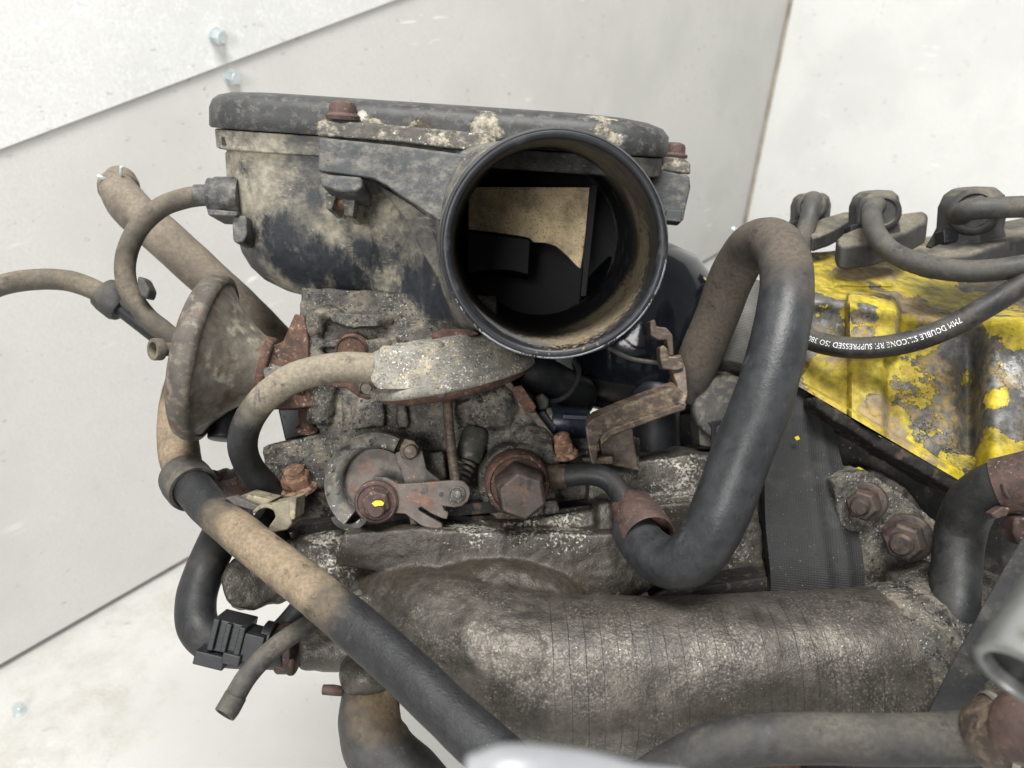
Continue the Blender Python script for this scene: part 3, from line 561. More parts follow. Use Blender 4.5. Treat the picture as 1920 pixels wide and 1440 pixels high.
# lever arm
lev = obj('lever_arm', MB().prism([(700, 892), (724, 896), (748, 908), (790, 905), (856, 900), (870, 903), (880, 914), (882, 926), (877, 940), (866, 949), (852, 952), (838, 950), (830, 949), (833, 957), (841, 962), (838, 974), (828, 972), (806, 962), (790, 951), (785, 953), (786, 958), (810, 972), (828, 982), (830, 990), (818, 992), (800, 990), (790, 986), (770, 972), (760, 964), (724, 962), (700, 960)], 228, 2.2), M['lever_steel'], thr, bevel=.35)
obj('lever_finger', MB().prism([(766, 966), (786, 984), (808, 996), (816, 1004), (806, 1012), (788, 1006), (770, 988)], 231, 3), M['lever_steel'], thr, bevel=.4)
obj('lever_hole', MB().lathe(c(827.5, 927, 227.9), V(0, 0, 1), [(.75, 0), (.5, .02), (.4, .8)], n=12), M['black_plastic'], lev)
obj('pin_collar', MB().lathe(c(857, 927, 228), V(0, 0, -1), [(2.5, 0), (2.5, .9), (2.1, 1.2), (1.9, .7), (1.4, .7)], n=24), M['grimy_steel'], lev)
obj('pin', MB().lathe(c(857, 927, 228), V(0, 0, -1), [(1.3, 0), (1.3, 1.6), (.9, 1.9), (.1, 1.9)], n=16), M['grimy_steel'], lev)
n0 = V(.03, -.12, -1)
ws = obj('washer', MB().lathe(c(707, 938, 229), n0, [(6.4, 0), (6.4, 2.4), (5.9, 3.0), (5.4, 3.0), (5.2, 2.6), (.1, 2.6)], n=36), M['rust_red'], thr)
nt_ = obj('shaft_nut', MB().hexa(c(707, 941, 226.6), n0, 4.3, 3.2, .3), M['rust_red'], thr, bevel=.3)
obj('shaft_end', MB().lathe(c(706, 952, 223.6), n0, [(2.55, 0), (2.55, 1.6), (2.1, 2.0), (.1, 2.0)], n=24), M['rust_red'], thr)
obj('paint_mark', MB().prism([(697, 944), (704, 939), (714, 939), (720, 943), (718, 948), (710, 948), (703, 950)], 221.2, .6), M['yellow_paint'], nt_)
# link rod, damper, spring
obj('link_rod', MB().tube([c(838, 735, 240), c(842, 800, 236), c(850, 870, 233), c(854, 905, 230)], 1.55, n=14, wob=.03), M['rust_brown_steel'], thr)
da = (c(872, 880, 240)-c(893, 806, 243)).normalized()
obj('damper', MB().lathe(c(894, 804, 243), da, [(2.0, 1.6), (2.2, .2), (3.4, 0), (4.0, 1.0), (4.2, 3.0), (4.4, 4.2), (4.2, 4.5), (4.4, 6), (4.2, 9.5), (3.6, 10.3), (.2, 10.4)], n=28), M['green_plug'], thr)
hx = []; u_, w_ = perp(da)
for k in range(84):
    t = k/83; a = t*2*math.pi*5.2; hx.append(c(877, 858, 241)+da*(t*9.0-1)+(u_*math.cos(a)+w_*math.sin(a))*lerp(2.9, 2.2, t))
obj('damper_spring', MB().tube(hx, .55, n=8, sub=2), M['grimy_steel'], thr)
# hex plug and banjo
pa = (c(978, 930, 216)-c(966, 894, 240)).normalized()
bj = obj('banjo_ring', MB().lathe(c(966, 894, 241), pa, [(9.6, 0), (9.8, 3), (9.8, 10), (9.2, 11.2), (8.4, 11.4), (8.0, 10.6), (.1, 10.6)], n=40), M['rust'], thr)
obj('hex_plug', MB().hexa(c(966, 894, 241)+pa*10.4, pa, 7.6, 15, .35), M['nut_dark'], thr, bevel=.5, bseg=3)
obj('banjo_stub', MB().tube([c(1005, 893, 236), c(1040, 894, 235), c(1062, 893, 234)], 3.7, n=24, wob=.03), M['rust_brown_steel'], thr)
st = obj('stud_nut', MB().lathe(c(1058, 852, 240), V(-.12, .9, -.4), [(4.4, 0), (4.2, .8), (3.0, 1.2)], n=16), M['rust_orange'], thr)
obj('nut', MB().hexa(c(1058, 852, 240)+V(-.12, .9, -.4)*1.1, V(-.12, .9, -.4), 3.2, 3.4), M['rust_orange'], st, bevel=.15)
obj('stud', MB().lathe(c(1058, 852, 240)+V(-.12, .9, -.4)*4.3, V(-.25, .9, -.4), [(2.5, 0), (2.5, 1), (2.2, 1.2), (2.5, 1.5), (2.5, 2.4), (1.8, 2.9), (.1, 3)], n=18), M['rust_orange'], st)
lb = obj('flange_nut', MB().lathe(c(560, 916, 248), V(-.12, .9, -.42), [(6.2, 0), (6.0, 1.0), (4.9, 1.6)], n=18), M['rust_orange'], thr)
obj('nut', MB().hexa(c(560, 916, 248)+V(-.12, .9, -.42)*1.2, V(-.12, .9, -.42), 5.0, 4.2, .2), M['rust_orange'], lb, bevel=.4)
obj('stud', MB().lathe(c(560, 916, 248)+V(-.12, .9, -.42)*5, V(-.12, .9, -.42), [(3.4, 0), (3.4, .9), (3.0, 1.1), (3.4, 1.4), (3.4, 2.2), (2.4, 2.9), (.1, 3)], n=18), M['rust_orange'], lb)
obj('base_gasket', MB().prism([(545, 985), (620, 975), (760, 962), (880, 968), (1010, 960), (1110, 946), (1105, 968), (1040, 985), (920, 990), (850, 985), (780, 985), (640, 1004), (548, 1012)], 240, 20), M['gasket'], thr, bevel=.6)
obj('link_strip', MB().prism([(835, 950), (950, 936), (950, 960), (838, 970)], 238, 5), M['gasket'], thr, bevel=.5)
# injector plug
inj = thing('injector_plug', 'dark blue-black wiring plug on the throttle body beside the orange stud nut', 'electrical plug', c(1060, 815, 252))
ja = V(1, -.06, .1).normalized()
obj('plug_body', MB().lathe(c(1048, 790, 254), ja, [(4.6, -3), (5.0, -2.4), (5.0, 3), (5.2, 3.2), (5.2, 9), (4.6, 9.6), (.1, 9.6)], n=24), M['blue_black'], inj)
obj('dark_gap_filler', MB().tube([c(970, 745, 268), c(1010, 775, 270), c(1060, 812, 272)], [8, 8, 7], n=20), M['black_plastic'], inj, ang=60)  # black filler tube added behind the plug to darken a bright gap
obj('plug_key', MB().box(c(1078, 782, 249), V(4, -.2, 0), V(0, .8, 0), V(0, 0, 1.5)), M['blue_black'], inj, bevel=.3)
obj('plug_collar', MB().lathe(c(1022, 786, 253), ja, [(3.6, 0), (3.9, .6), (3.9, 4.2), (3.4, 4.6)], n=20), M['tan_plastic'], inj)
obj('wire_boot', MB().prism([(1000, 745), (1018, 736), (1030, 750), (1028, 766), (1010, 772)], 250, 8), M['green_plug'], inj, bevel=1.0, bseg=3)
obj('plug_latch', MB().prism([(1004, 775), (1020, 768), (1046, 800), (1040, 815), (1020, 812)], 249, 8), M['blue_black'], inj, bevel=.6)
ho = thing('hold_down_strap', 'thin rusty hold-down strap slanting beside the wiring plug', 'metal strap', c(990, 800, 246))
obj('strap', MB().prism([(944, 716), (956, 714), (1000, 765), (1050, 832), (1044, 840), (990, 778), (958, 745)], 242, 3), M['rust_brown_steel'], ho, bevel=.4)
obj('strap_head', MB().prism([(960, 726), (978, 722), (1006, 762), (1000, 776), (986, 772), (964, 744)], 240, 4), M['rust'], ho, bevel=.4)

# ---------------------------------------------------------------- vacuum capsule with dust-crusted shell
vac = thing('vacuum_capsule', 'flat round vacuum capsule crusted with pale dust under the intake snout', 'vacuum capsule', c(840, 735, 235))
va = V(-.20, .96, -.15).normalized(); vo = c(850, 712, 236)
obj('shell', MB().lathe(vo, va, [(25, 0), (25.5, .5), (25.5, 2.2), (25.1, 2.7), (22.6, 3.1), (21.9, 4.2), (20.8, 7.0), (18.4, 9.6), (14, 11.2), (10, 11.8), (9.4, 13.2), (6, 13.8), (.1, 13.9)], n=56, squash=1), M['white_crust'], vac, ang=50)
obj('lower_plate', MB().lathe(vo-va*3.2, va, [(.2, 0), (19, .2), (22.2, 1.2), (23.2, 2.6), (23.4, 3.4)], n=56), M['rust'], vac)
obj('plate_hole', MB().lathe(c(826, 738, 212.3), V(0, 0, 1), [(1.1, 0), (.85, .1), (.7, 3)], n=14), M['black_plastic'], vac)
obj('outlet', MB().prism([(689, 664, 218), (720, 652, 217), (770, 640, 218), (830, 640, 222), (830, 722, 216), (760, 730, 213), (706, 733, 214), (692, 716, 216)], 216, 16, V(.1, .1, 1)), M['white_crust'], vac, bevel=2.6, bseg=5)
obj('capsule_bracket', MB().prism([(590, 705), (640, 700), (700, 716), (706, 738), (690, 750), (672, 745), (650, 728), (592, 722)], 230, 2.4), M['rust'], vac, bevel=.5)
wbr = obj('bracket_screw', MB().lathe(c(690, 727, 230), V(0, -.1, -1), [(2.6, 0), (2.6, 1.2), (2.1, 1.7), (1.8, 1.1), (1.5, 1.1), (1.4, 2.2), (.1, 2.4)], n=24), M['grimy_steel'], vac)
top_strip = obj('top_tab', MB().prism([(806, 628), (830, 616), (880, 616), (900, 626), (870, 634), (812, 636)], 228, 6), M['rust'], vac, bevel=.6)

# ---------------------------------------------------------------- rusty funnel (vacuum unit) at the left
fun = thing('rusty_funnel', 'rusty cone-shaped metal vacuum unit with wide round rim at left', 'vacuum unit', c(390, 830, 255))
fa = V(.955, -.19, .13).normalized(); fo = c(402, 673, 246)
obj('rim', MB().lathe(fo, fa, [(.2, -7.5), (18, -7.5), (23.4, -7), (25.8, -5.6), (26.8, -3.4), (26.8, -.8), (26.2, .4), (25.0, .8), (24.2, .2)], n=64), M['cone_rim'], fun, ang=55)
obj('cone_shell', MB().lathe(fo, fa, [(24.7, .2), (23.2, 1.0), (20.0, 3.4), (16.0, 7.0), (13.0, 10.4), (10.8, 13.6), (9.8, 16.6), (.1, 16.6)], n=64), M['cone'], fun, ang=55)
obj('neck_ring', MB().lathe(fo, fa, [(8, 14.5), (10.0, 14.8), (10.4, 15.3), (10.4, 17.2), (10.0, 17.8), (8, 18)], n=48), M['rust'], fun, ang=55)
obj('neck', MB().lathe(fo, fa, [(7.2, 17), (6.4, 19), (6.6, 24), (7.0, 30), (.1, 30)], n=24), M['rust'], fun)
obj('neck_bracket', MB().prism([(505, 650), (530, 640), (552, 588), (570, 592), (578, 640), (578, 692), (545, 702), (510, 698)], 244, 7), M['rust'], fun, bevel=.6)
obj('under_bracket', MB().prism([(490, 755), (520, 738), (575, 730), (590, 762), (545, 768), (500, 768)], 246, 8), M['rust'], fun, bevel=.6)
obj('screw_lug', MB().prism([(492, 690), (515, 684), (536, 690), (540, 705), (520, 714), (494, 712)], 236, 4), M['grimy_steel'], fun, bevel=.8)
obj('rim_ear', MB().tube([c(302, 655, 250), c(288, 655, 248)], 3.6, n=20, sub=3, bore=(0, .62)), M['hose_dusty'], fun)

# ---------------------------------------------------------------- hoses, left side
def hose_obj(name, pts, r, m, label, n=28, wob=.03, bore=(0, 0), group=None, sub=12):
    return tag(obj(name, MB().tube([c(*p) for p in pts], r, n=n, wob=wob, bore=bore, sub=sub), m, ang=60), label, 'hose', group)
hose_obj('breather_hose', [(398, 366, 256), (350, 371, 256), (300, 390, 256), (258, 430, 257), (236, 485, 258), (240, 540, 259), (272, 590, 260), (310, 622, 262), (370, 672, 266)], 3.35, M['hose_dusty'], 'thin dusty hose arching from the air filter nipple towards the funnel')
hose_obj('side_hose', [(-60, 560, 268), (10, 533, 268), (70, 524, 268), (125, 526, 268), (170, 540, 268), (205, 560, 268)], 3.6, M['hose_dusty'], 'dusty hose entering from the left edge of the picture')
tee = thing('hose_connector', 'dark plastic clip connector joining the two thin left hoses', 'connector', c(210, 580, 266))
ta = (c(305, 635, 268)-c(205, 557, 268)).normalized()
obj('sleeve', MB().lathe(c(200, 553, 268), ta, [(4.2, -1.5), (5.6, -1.4), (6.0, 1), (6.0, 6), (5.2, 7.4), (3.3, 7.6)], n=28), M['hose_grey'], tee)
obj('tail_tube', MB().tube([c(222, 571, 268), c(262, 602, 268), c(330, 655, 270)], 3.3, n=24), M['hose_black'], tee)
obj('clip_ear', MB().prism([(226, 548), (240, 560), (250, 580), (238, 586), (222, 570)], 262, 8), M['hose_grey'], tee, bevel=.8)
obj('side_clip', MB().prism([(256, 516), (270, 522), (281, 545), (276, 562), (262, 556), (256, 536)], 254, 6), M['hose_grey'], tee, bevel=1)
tub = thing('thick_dusty_hose', 'thick tan dusty hose with wire clip prongs slanting behind the thin hose', 'hose', c(450, 600, 292))
obj('hose_body', MB().tube([c(226, 338, 306), c(222, 356, 300), c(250, 394, 296), (c(310, 448, 294)), c(400, 530, 294), c(480, 605, 296), c(560, 690, 300)], [6.2, 7.0, 7.6, 7.7, 7.7, 7.7, 7.7], n=30, wob=.03), M['hose_tan'], tub, ang=60)
obj('end_band', MB().lathe(c(223, 352, 302), (c(226, 330, 306)-c(232, 372, 297)).normalized(), [(7.2, -1.6), (7.6, -1.2), (7.6, 1.2), (7.2, 1.6)], n=30), M['hose_tan'], tub)
for a, b in (((206, 340), (183, 329)), ((227, 332), (228, 312))):
    obj('clip_prong', MB().tube([c(a[0], a[1], 296), c((a[0]+b[0])/2, (a[1]+b[1])/2, 294), c(b[0], b[1], 293)], .7, n=10, sub=4), M['zinc'], tub)
hose_obj('vacuum_hose', [(700, 691, 220), (655, 688, 219), (600, 694, 219), (545, 712, 220), (497, 746, 223), (465, 790, 227), (455, 835, 232), (468, 875, 238), (495, 908, 244), (526, 945, 250), (540, 985, 254)], 4.35, M['hose_vac'], 'curved hose from the crusted vacuum capsule, dusty above and black below')
hose_obj('hose_stub', [(432, 740, 262), (424, 780, 260), (420, 822, 258)], [6.2, 5.8, 5.2], M['hose_black'], 'short black hose stub hanging under the funnel')
tag(obj('black_bracket', MB().prism([(520, 766), (578, 764), (592, 772), (592, 812), (534, 828)], 262, 22), M['black_plastic'], bevel=.8), 'angular blue-black bracket in the gap right of the curved hose', 'bracket')
hb = tag(obj('side_bolt', MB().lathe(c(578, 806, 256), V(0, .9, -.4), [(4, 0), (4, 1), (2.6, 1.4), (2.6, 9), (.1, 9)], n=18), M['rust'], bevel=.2), 'small rusty bolt with round washer on the left flange of the throttle body', 'bolt')
dg = thing('heater_hose', 'long diagonal hose, tan dirt at its top and shiny black below, crossing the manifold', 'hose', c(640, 1300, 200))
obj('hose_body', MB().tube([c(*p) for p in ((352, 700, 268), (336, 770, 263), (334, 830, 258), (346, 885, 249), (382, 940, 236), (440, 992, 224), (520, 1056, 212), (620, 1136, 200), (740, 1240, 188), (850, 1345, 178), (960, 1445, 170))], [6.6, 6.6, 6.6, 6.3, 5.9, 5.8, 5.9, 6.0, 6.0, 6.0, 6.0], n=36, wob=.03, sub=14), M['hose_diag'], dg, ang=60)
ra = (c(400, 955, 232)-c(345, 890, 248)).normalized()
obj('hose_sleeve', MB().lathe(c(350, 902, 246), ra, [(6.6, -4), (7.6, -3.4), (8.0, 0), (7.9, 5), (7.6, 6.2), (6.6, 6.2), (6.2, 5.2)], n=36), M['hose_grey'], dg, ang=50)
rf = thing('rusty_union', 'rusty red pipe union behind the diagonal hose at left', 'pipe union', c(430, 945, 262))
obj('union_body', MB().lathe(c(395, 925, 268), V(.9, .35, -.1), [(4.5, 0), (6.5, 2), (6.5, 8), (5.2, 9.5), (5.2, 14), (3.5, 15)], n=18), M['rust_red'], rf, bevel=.4)
obj('union_base', MB().lathe(c(425, 910, 266), V(.2, -.95, 0), [(6.6, -2), (7.2, 2), (6.6, 12), (5.8, 16)], n=20), M['rust_red'], rf, bevel=.4)
obj('union_tap', MB().ell(c(395, 895, 262), 4.2, 2.6, 2.6), M['rust'], rf)
hose_obj('bypass_hose', [(438, 955, 266), (415, 1000, 252), (384, 1070, 244), (368, 1125, 240), (372, 1175, 237), (402, 1205, 234), (450, 1214, 232), (540, 1216, 230)], [6.1]*8, M['hose_black'], 'clean black hose bent at the left, ending in the black plastic clip', n=32, wob=.015)
tag(obj('drop_hose', MB().tube([c(484, 968, 238), c(508, 990, 240), c(526, 1030, 244), c(530, 1085, 246)], 4.0, n=24), M['hose_black']), 'short black hose dropping straight down below the tan clip', 'hose')
# tan plastic hose clip
tc = thing('hose_clip', 'tan plastic C-shaped hose clip beside the rusty orange nut', 'hose clip', c(505, 1000, 232))
obj('clip_ring', arc_strip(498, 975, 226, 9, [(22, 0), (30, 0), (30, 12), (22, 12)], -60, 150), M['tan_plastic'], tc, bevel=.4)
obj('clip_plate', MB().prism([(508, 944), (548, 936), (548, 982), (538, 994), (506, 1000), (502, 990), (516, 970)], 224, 9), M['tan_plastic'], tc, bevel=.5)
obj('clip_tab', MB().prism([(540, 936), (556, 933), (553, 974), (544, 976)], 223, 10), M['tan_plastic'], tc, bevel=.4)
obj('clip_tongue', MB().prism([(420, 934), (440, 930), (486, 950), (474, 958), (440, 948)], 226, 3), M['hose_grey'], tc, bevel=.4)
obj('clip_bridge', MB().prism([(440, 934), (462, 926), (512, 938), (500, 948), (480, 950)], 229, 10), M['tan_plastic'], tc, bevel=.5)
# black plastic clip at lower left
pc = thing('ribbed_hose_clip', 'ribbed black plastic snap clip on the black hose at lower left', 'hose clip', c(430, 1255, 222))
ka = V(.97, -.24, 0); kb = V(.24, .97, 0); kz = V(0, 0, 1); kp = c(430, 1198, 224)
def kbox(name, x, y, z, sx, sy, sz): return obj(name, MB().box(kp+ka*x+kb*y+kz*z, ka*sx, kb*sy, kz*sz), M['black_plastic'], pc, bevel=.35)
kbox('clip_body', -.5, .5, 4, 5.0, 4.6, 5); kbox('rib', -4.2, .9, -1.2, .9, 4.6, 1.2); kbox('rib', -.4, .8, -1.2, .8, 4.2, 1.2); kbox('rib', 3.6, .6, -1.2, .9, 4.4, 1.2)
kbox('clip_foot', -3.6, -6.6, 2, 4.4, 2.0, 4.5); kbox('clip_jaw', 7.2, -.9, 3, 3.0, 4.2, 4.5); kbox('latch', 2.6, -4.6, 0, 2.6, 1.6, 3)
obj('jaw_ring', MB().lathe(kp+ka*8.5+V(0, -1, 6), ka, [(5.6, -1), (6.4, -.6), (6.4, 2.0), (5.6, 2.4)], n=24), M['black_plastic'], pc)
# thin blanked hose
bl = thing('blanked_hose', 'thin grey hose with capped end hanging over the white floor', 'hose', c(420, 1335, 205))
obj('hose_body', MB().tube([c(*p) for p in ((680, 1120, 226), (620, 1150, 222), (570, 1176, 216), (515, 1214, 210), (468, 1262, 205), (438, 1310, 202), (428, 1328, 201))], 2.75, n=24, wob=.02, sub=10), M['hose_grey'], bl, ang=60)
obj('end_cap', MB().tube([c(442, 1304, 202), c(430, 1326, 201), c(422, 1338, 200)], [2.95, 3.0, 2.9], n=24, sub=4, bore=(0, .7)), M['hose_grey'], bl, ang=60)
tag(obj('rear_hose', MB().tube([c(470, 1225, 236), c(520, 1185, 236), (c(556, 1145, 238)), c(580, 1110, 240)], 3.0, n=20), M['hose_black']), 'thin black hose behind the capped grey hose', 'hose')

# ---------------------------------------------------------------- intake manifold
man = thing('intake_manifold', 'grimy grey cast manifold with large ribbed pipe across the bottom', 'manifold', c(1200, 1400, 225))
mb = MB()
mb.prism([(548, 1010), (640, 995), (800, 985), (1000, 975), (1120, 955), (1420, 930), (1440, 1090), (1300, 1125), (1100, 1130), (900, 1120), (700, 1110), (560, 1060)], 236, 45)
mb.prism([(640, 1000), (780, 990), (980, 1000), (1180, 1000), (1260, 1080), (1180, 1128), (1000, 1128), (860, 1090), (700, 1070), (625, 1065)], 226, 40)
mb.tube([c(*p) for p in ((1300, 1270, 212), (1080, 1264, 212), (950, 1246, 213), (850, 1205, 219), (770, 1150, 232), (710, 1090, 250), (680, 1050, 265))], [20.2, 20.6, 20.8, 19, 16.5, 14, 12], n=40, sub=10)
mb.ell(c(1090, 1060, 240), 36, 13, 12); mb.ell(c(930, 1125, 226), 26, 12, 12)
mb.prism([(626, 1058, 236), (660, 1020, 238), (760, 1030, 236), (880, 1080, 230), (1000, 1118, 222), (960, 1170, 212), (860, 1160, 212), (740, 1120, 222), (660, 1090, 232)], 226, 26)
mb.prism([(650, 1120), (760, 1110), (840, 1240), (930, 1380), (800, 1330), (690, 1275), (650, 1240)], 222, 30)
mb.tube([c(700, 1200, 236), c(640, 1212, 234), c(565, 1216, 232)], [9.5, 7, 6.4], n=24, sub=6)
mb.prism([(430, 1052), (470, 1020), (560, 1010), (600, 1090), (560, 1120), (520, 1136), (482, 1130), (452, 1148), (430, 1140), (416, 1090)], 240, 26)
mb.lathe(c(470, 1090, 240), V(.35, .1, -1), [(9, -4), (8.4, 3)], n=24)
mb.prism([(1100, 880), (1300, 850), (1430, 860), (1430, 960), (1100, 965)], 250, 35)
mb.prism([(1120, 945), (1150, 938), (1155, 990), (1122, 1000)], 232, 15)
mb.ell(c(690, 1262, 216), 8, 7, 9)
cast('casting', mb, M['manifold'], man, voxel=.75, it=16)
pp = MB().tube([c(*p) for p in ((960, 1252, 213), (1040, 1262, 212), (1250, 1266, 211), (1450, 1258, 212), (1650, 1246, 214), (1700, 1240, 215))], [20.9, 21.0, 20.9, 20.9, 21.0, 20.9], n=110, sub=40)
po = obj('ribbed_pipe', pp, M['pipe'], man, ang=60)
PD = (world(c(1650, 1246, 214))-world(c(1040, 1262, 212))).normalized()
striped(M['pipe'], tuple(PD), 4.1, .11, .055, .6)
bake(po, lambda p: .30*noise.fractal(p*.09, 1, 2, 3)+.14*noise.noise(p*.5)+.07*noise.noise(p*1.2))
en = MB().tube([c(*p) for p in ((1660, 1246, 214), (1700, 1240, 215), (1760, 1232, 220), (1840, 1220, 232))], [21.4, 21.6, 22.5, 24], n=60, sub=10)
en.prism([(1560, 900), (1620, 880), (1700, 930), (1790, 1010), (1800, 1130), (1720, 1130), (1600, 1130)], 240, 30)
en.prism([(1700, 1090), (1770, 1060), (1800, 1240), (1760, 1330), (1700, 1300)], 224, 30)
en.ell(c(1735, 1250, 205), 5, 9, 8)
cast('port_flange', en, M['casting'], man, voxel=.8, it=6)
obj('flange_lip', MB().prism([(1225, 1130), (1320, 1100), (1440, 1082), (1440, 1118), (1350, 1130), (1230, 1138)], 222, 22), M['gasket'], man, bevel=.6)
cl = tag(obj('outlet_clamp', MB().lathe(c(556, 1216, 232), V(-1, 0, 0), [(6.9, 0), (7.3, .2), (7.3, 5), (6.9, 5.4)], n=30), M['rust_red']), 'brown clamp band on the manifold outlet stub', 'hose clamp')
tag(obj('clamp_tail', MB().tube([c(546, 1238, 226), c(546, 1252, 225), c(545, 1264, 225)], 1.1, n=12, sub=4), M['rust_red']), 'small brown clamp tail hanging over the white floor', 'clamp tail')
fb = []
for (x, y, d, r, lab) in ((1604, 944, 236, 4.8, 'upper rusty flange nut beside the woven black sleeve'), (1680, 1012, 230, 5.8, 'lower rusty flange nut with washer above the big pipe')):
    t_ = thing('flange_nut', lab, 'nut', c(x, y, d), 'nuts on the port flange'); axn = V(-.62, -.08, -.78).normalized()
    p0 = c(x+22, y-4, d+4)
    obj('washer', MB().lathe(p0, axn, [(r*1.25, -1), (r*1.25, .8), (r*1.1, 1.2)], n=30), M['nut_dark'], t_, bevel=.2)
    obj('nut', MB().hexa(p0+axn*.8, axn, r*1.02, 6.6, .25), M['nut_dark'], t_, bevel=.4)
    obj('stud', MB().lathe(p0+axn*7, axn, [(r*.58, 0), (r*.58, 2.2), (r*.45, 3.0), (.1, 3.1)], n=20), M['nut_dark'], t_)
# hose under the manifold
bh = thing('bottom_outlet_hose', 'fat dark oily hose dropping out of view below the manifold', 'hose', c(760, 1440, 212))
obj('hose_body', MB().tube([c(*p) for p in ((705, 1270, 222), (694, 1310, 216), (694, 1360, 212), (715, 1410, 209), (770, 1475, 206), (840, 1560, 204))], [7.6, 8.0, 8.4, 9.2, 9.8, 9.8], n=32, wob=.03), M['hose_oily'], bh, ang=60)
obj('clamp_tail', MB().tube([c(640, 1296, 214), c(625, 1294, 213), c(606, 1293, 213)], [1.4, 1.5, 1.4], n=12, sub=4), M['rust_red'], bh)

# ---------------------------------------------------------------- pipe elbow, big looping hose
eb = thing('fuel_pipe_elbow', 'brown hexagonal union with short black pipe from the banjo fitting', 'pipe union', c(1180, 1020, 226))
obj('black_pipe', MB().tube([c(*p) for p in ((1056, 893, 234), (1095, 889, 233), (1130, 894, 232), (1156, 915, 230), (1175, 950, 226), (1190, 980, 222))], 3.35, n=24), M['hose_black'], eb, ang=60)
ea = (c(1222, 1018, 214)-c(1180, 945, 230)).normalized()
obj('hex_union', MB().lathe(c(1180, 945, 230), ea, [(5.2, 0), (6.4, .8), (7.0, 2.4), (7.2, 8)], n=6, rot=.2), M['rust_red'], eb, bevel=.7, bseg=3)
obj('union_collar', MB().lathe(c(1180, 945, 230)+ea*6.5, ea, [(6.4, 0), (7.3, .4), (7.6, 3), (7.6, 9), (7.2, 9.8), (6.9, 9.4), (6.7, 6)], n=36), M['rust_red'], eb, ang=50)
hose_obj('looping_hose', [(1186, 985, 223), (1206, 1020, 217), (1240, 1050, 210), (1282, 1054, 204), (1322, 1016, 200), (1356, 946, 197), (1391, 850, 196), (1430, 750, 196), (1460, 640, 199), (1475, 545, 205), (1468, 480, 214), (1442, 453, 226), (1405, 466, 240), (1372, 520, 250), (1345, 590, 257), (1316, 660, 263), (1285, 740, 270)], [6.5, 6.6, 6.9, 7.2, 7.4, 7.5, 7.5, 7.4, 7.2, 7.0, 7.0, 7.1, 7.1, 7.2, 7.2, 7.2, 7.2], M['hose_servo'], 'big smooth grey-black hose looping in an arch right of the intake', n=40, wob=.02, sub=14)

# ---------------------------------------------------------------- steel bracket, canister, cap, sleeves behind
br = thing('steel_bracket', 'bent brown steel lever bracket with hooked end below the intake snout', 'bracket', c(1110, 868, 240))
obj('bar', MB().prism([(1097, 800, 234), (1112, 784, 235), (1160, 764, 239), (1240, 733, 246), (1262, 726, 248), (1288, 738, 250), (1284, 758, 248), (1262, 764, 246), (1180, 794, 240), (1134, 812, 236), (1122, 830, 234), (1119, 872, 232), (1108, 872, 232), (1102, 838, 233)], 236, 6, V(.05, .35, 1)), M['rust_brown_steel'], br, bevel=1.0, bseg=3)
obj('bar_lip', MB().prism([(1124, 822, 233.5), (1140, 806, 234.5), (1262, 762, 245), (1288, 756, 247.5), (1286, 770, 247), (1264, 776, 245), (1148, 818, 235), (1128, 838, 233)], 236, 4, V(.05, .2, 1)), M['rust_brown_steel'], br, bevel=.7)
obj('upright', MB().prism([(1254, 668, 256), (1278, 664, 256), (1286, 690, 255), (1292, 738, 249), (1284, 764, 247), (1262, 752, 247), (1268, 722, 251), (1258, 694, 255)], 252, 5), M['rust_brown_steel'], br, bevel=.8)
obj('hook', MB().prism([(1236, 652), (1244, 646), (1252, 654), (1256, 668), (1276, 668), (1284, 690), (1270, 696), (1242, 692), (1238, 676)], 252, 6), M['rust_brown_steel'], br, bevel=.6)
obj('hook', MB().prism([(1218, 602), (1228, 598), (1232, 612), (1250, 614), (1262, 628), (1264, 668), (1254, 668), (1250, 638), (1234, 638), (1220, 630)], 256, 6), M['rust_brown_steel'], br, bevel=.6)
obj('foot', MB().prism([(1090, 858), (1150, 856), (1150, 872), (1094, 872)], 240, 8), M['rust_brown_steel'], br, bevel=.5)
tag(obj('lower_bracket', MB().prism([(1124, 826), (1186, 800), (1196, 870), (1200, 884), (1130, 870)], 248, 5), M['rust_brown_steel'], bevel=.5), 'dark brown plate under the bent steel bracket', 'bracket')
can = thing('black_canister', 'glossy black domed canister behind the intake snout', 'canister', c(1180, 760, 320))
ca = V(.05, .93, -.36).normalized(); co = c(1190, 665, 318)
obj('dome', MB().lathe(co, ca, [(36, 0), (36, 6), (34.8, 14), (32.5, 24), (28, 34), (20, 42), (10, 46), (.1, 47)], n=64), M['canister'], can, ang=60)
obj('lower_pan', MB().lathe(co, ca, [(34.5, 1), (34, -6), (31, -12), (10, -13), (.1, -13)], n=64), M['canister_base'], can, ang=60)
obj('rim_bead', MB().lathe(co-ca*11, ca, [(33, -1.8), (34.5, -1.6), (35.5, 0), (34.5, 1.6), (33, 1.8), (32, 0)], n=72, closed=True), M['canister'], can, ang=80)
tag(obj('black_elbow_pipe', MB().tube([c(1230, 740, 290), c(1225, 790, 285), c(1228, 850, 282), c(1240, 920, 280)], 9.5, n=30), M['black_plastic'], ang=60), 'shiny black pipe in shadow behind the steel bracket', 'pipe')
tag(obj('wiring_loom', MB().tube([c(980, 690, 268), c(1015, 715, 270), c(1055, 730, 275), c(1085, 745, 285), c(1060, 770, 300)], [9, 9, 8, 7, 7], n=20, wob=.15), M['black_plastic'], ang=60), 'dark tangled wiring loom under the snout beside the white gap', 'wiring')
tag(obj('loom_wire', MB().tube([c(1010, 745, 256), c(1040, 752, 256), c(1070, 735, 258), c(1085, 700, 262), c(1075, 670, 268)], .9, n=8), M['hose_black']), 'single thin wire curling above the wiring plug', 'wire')
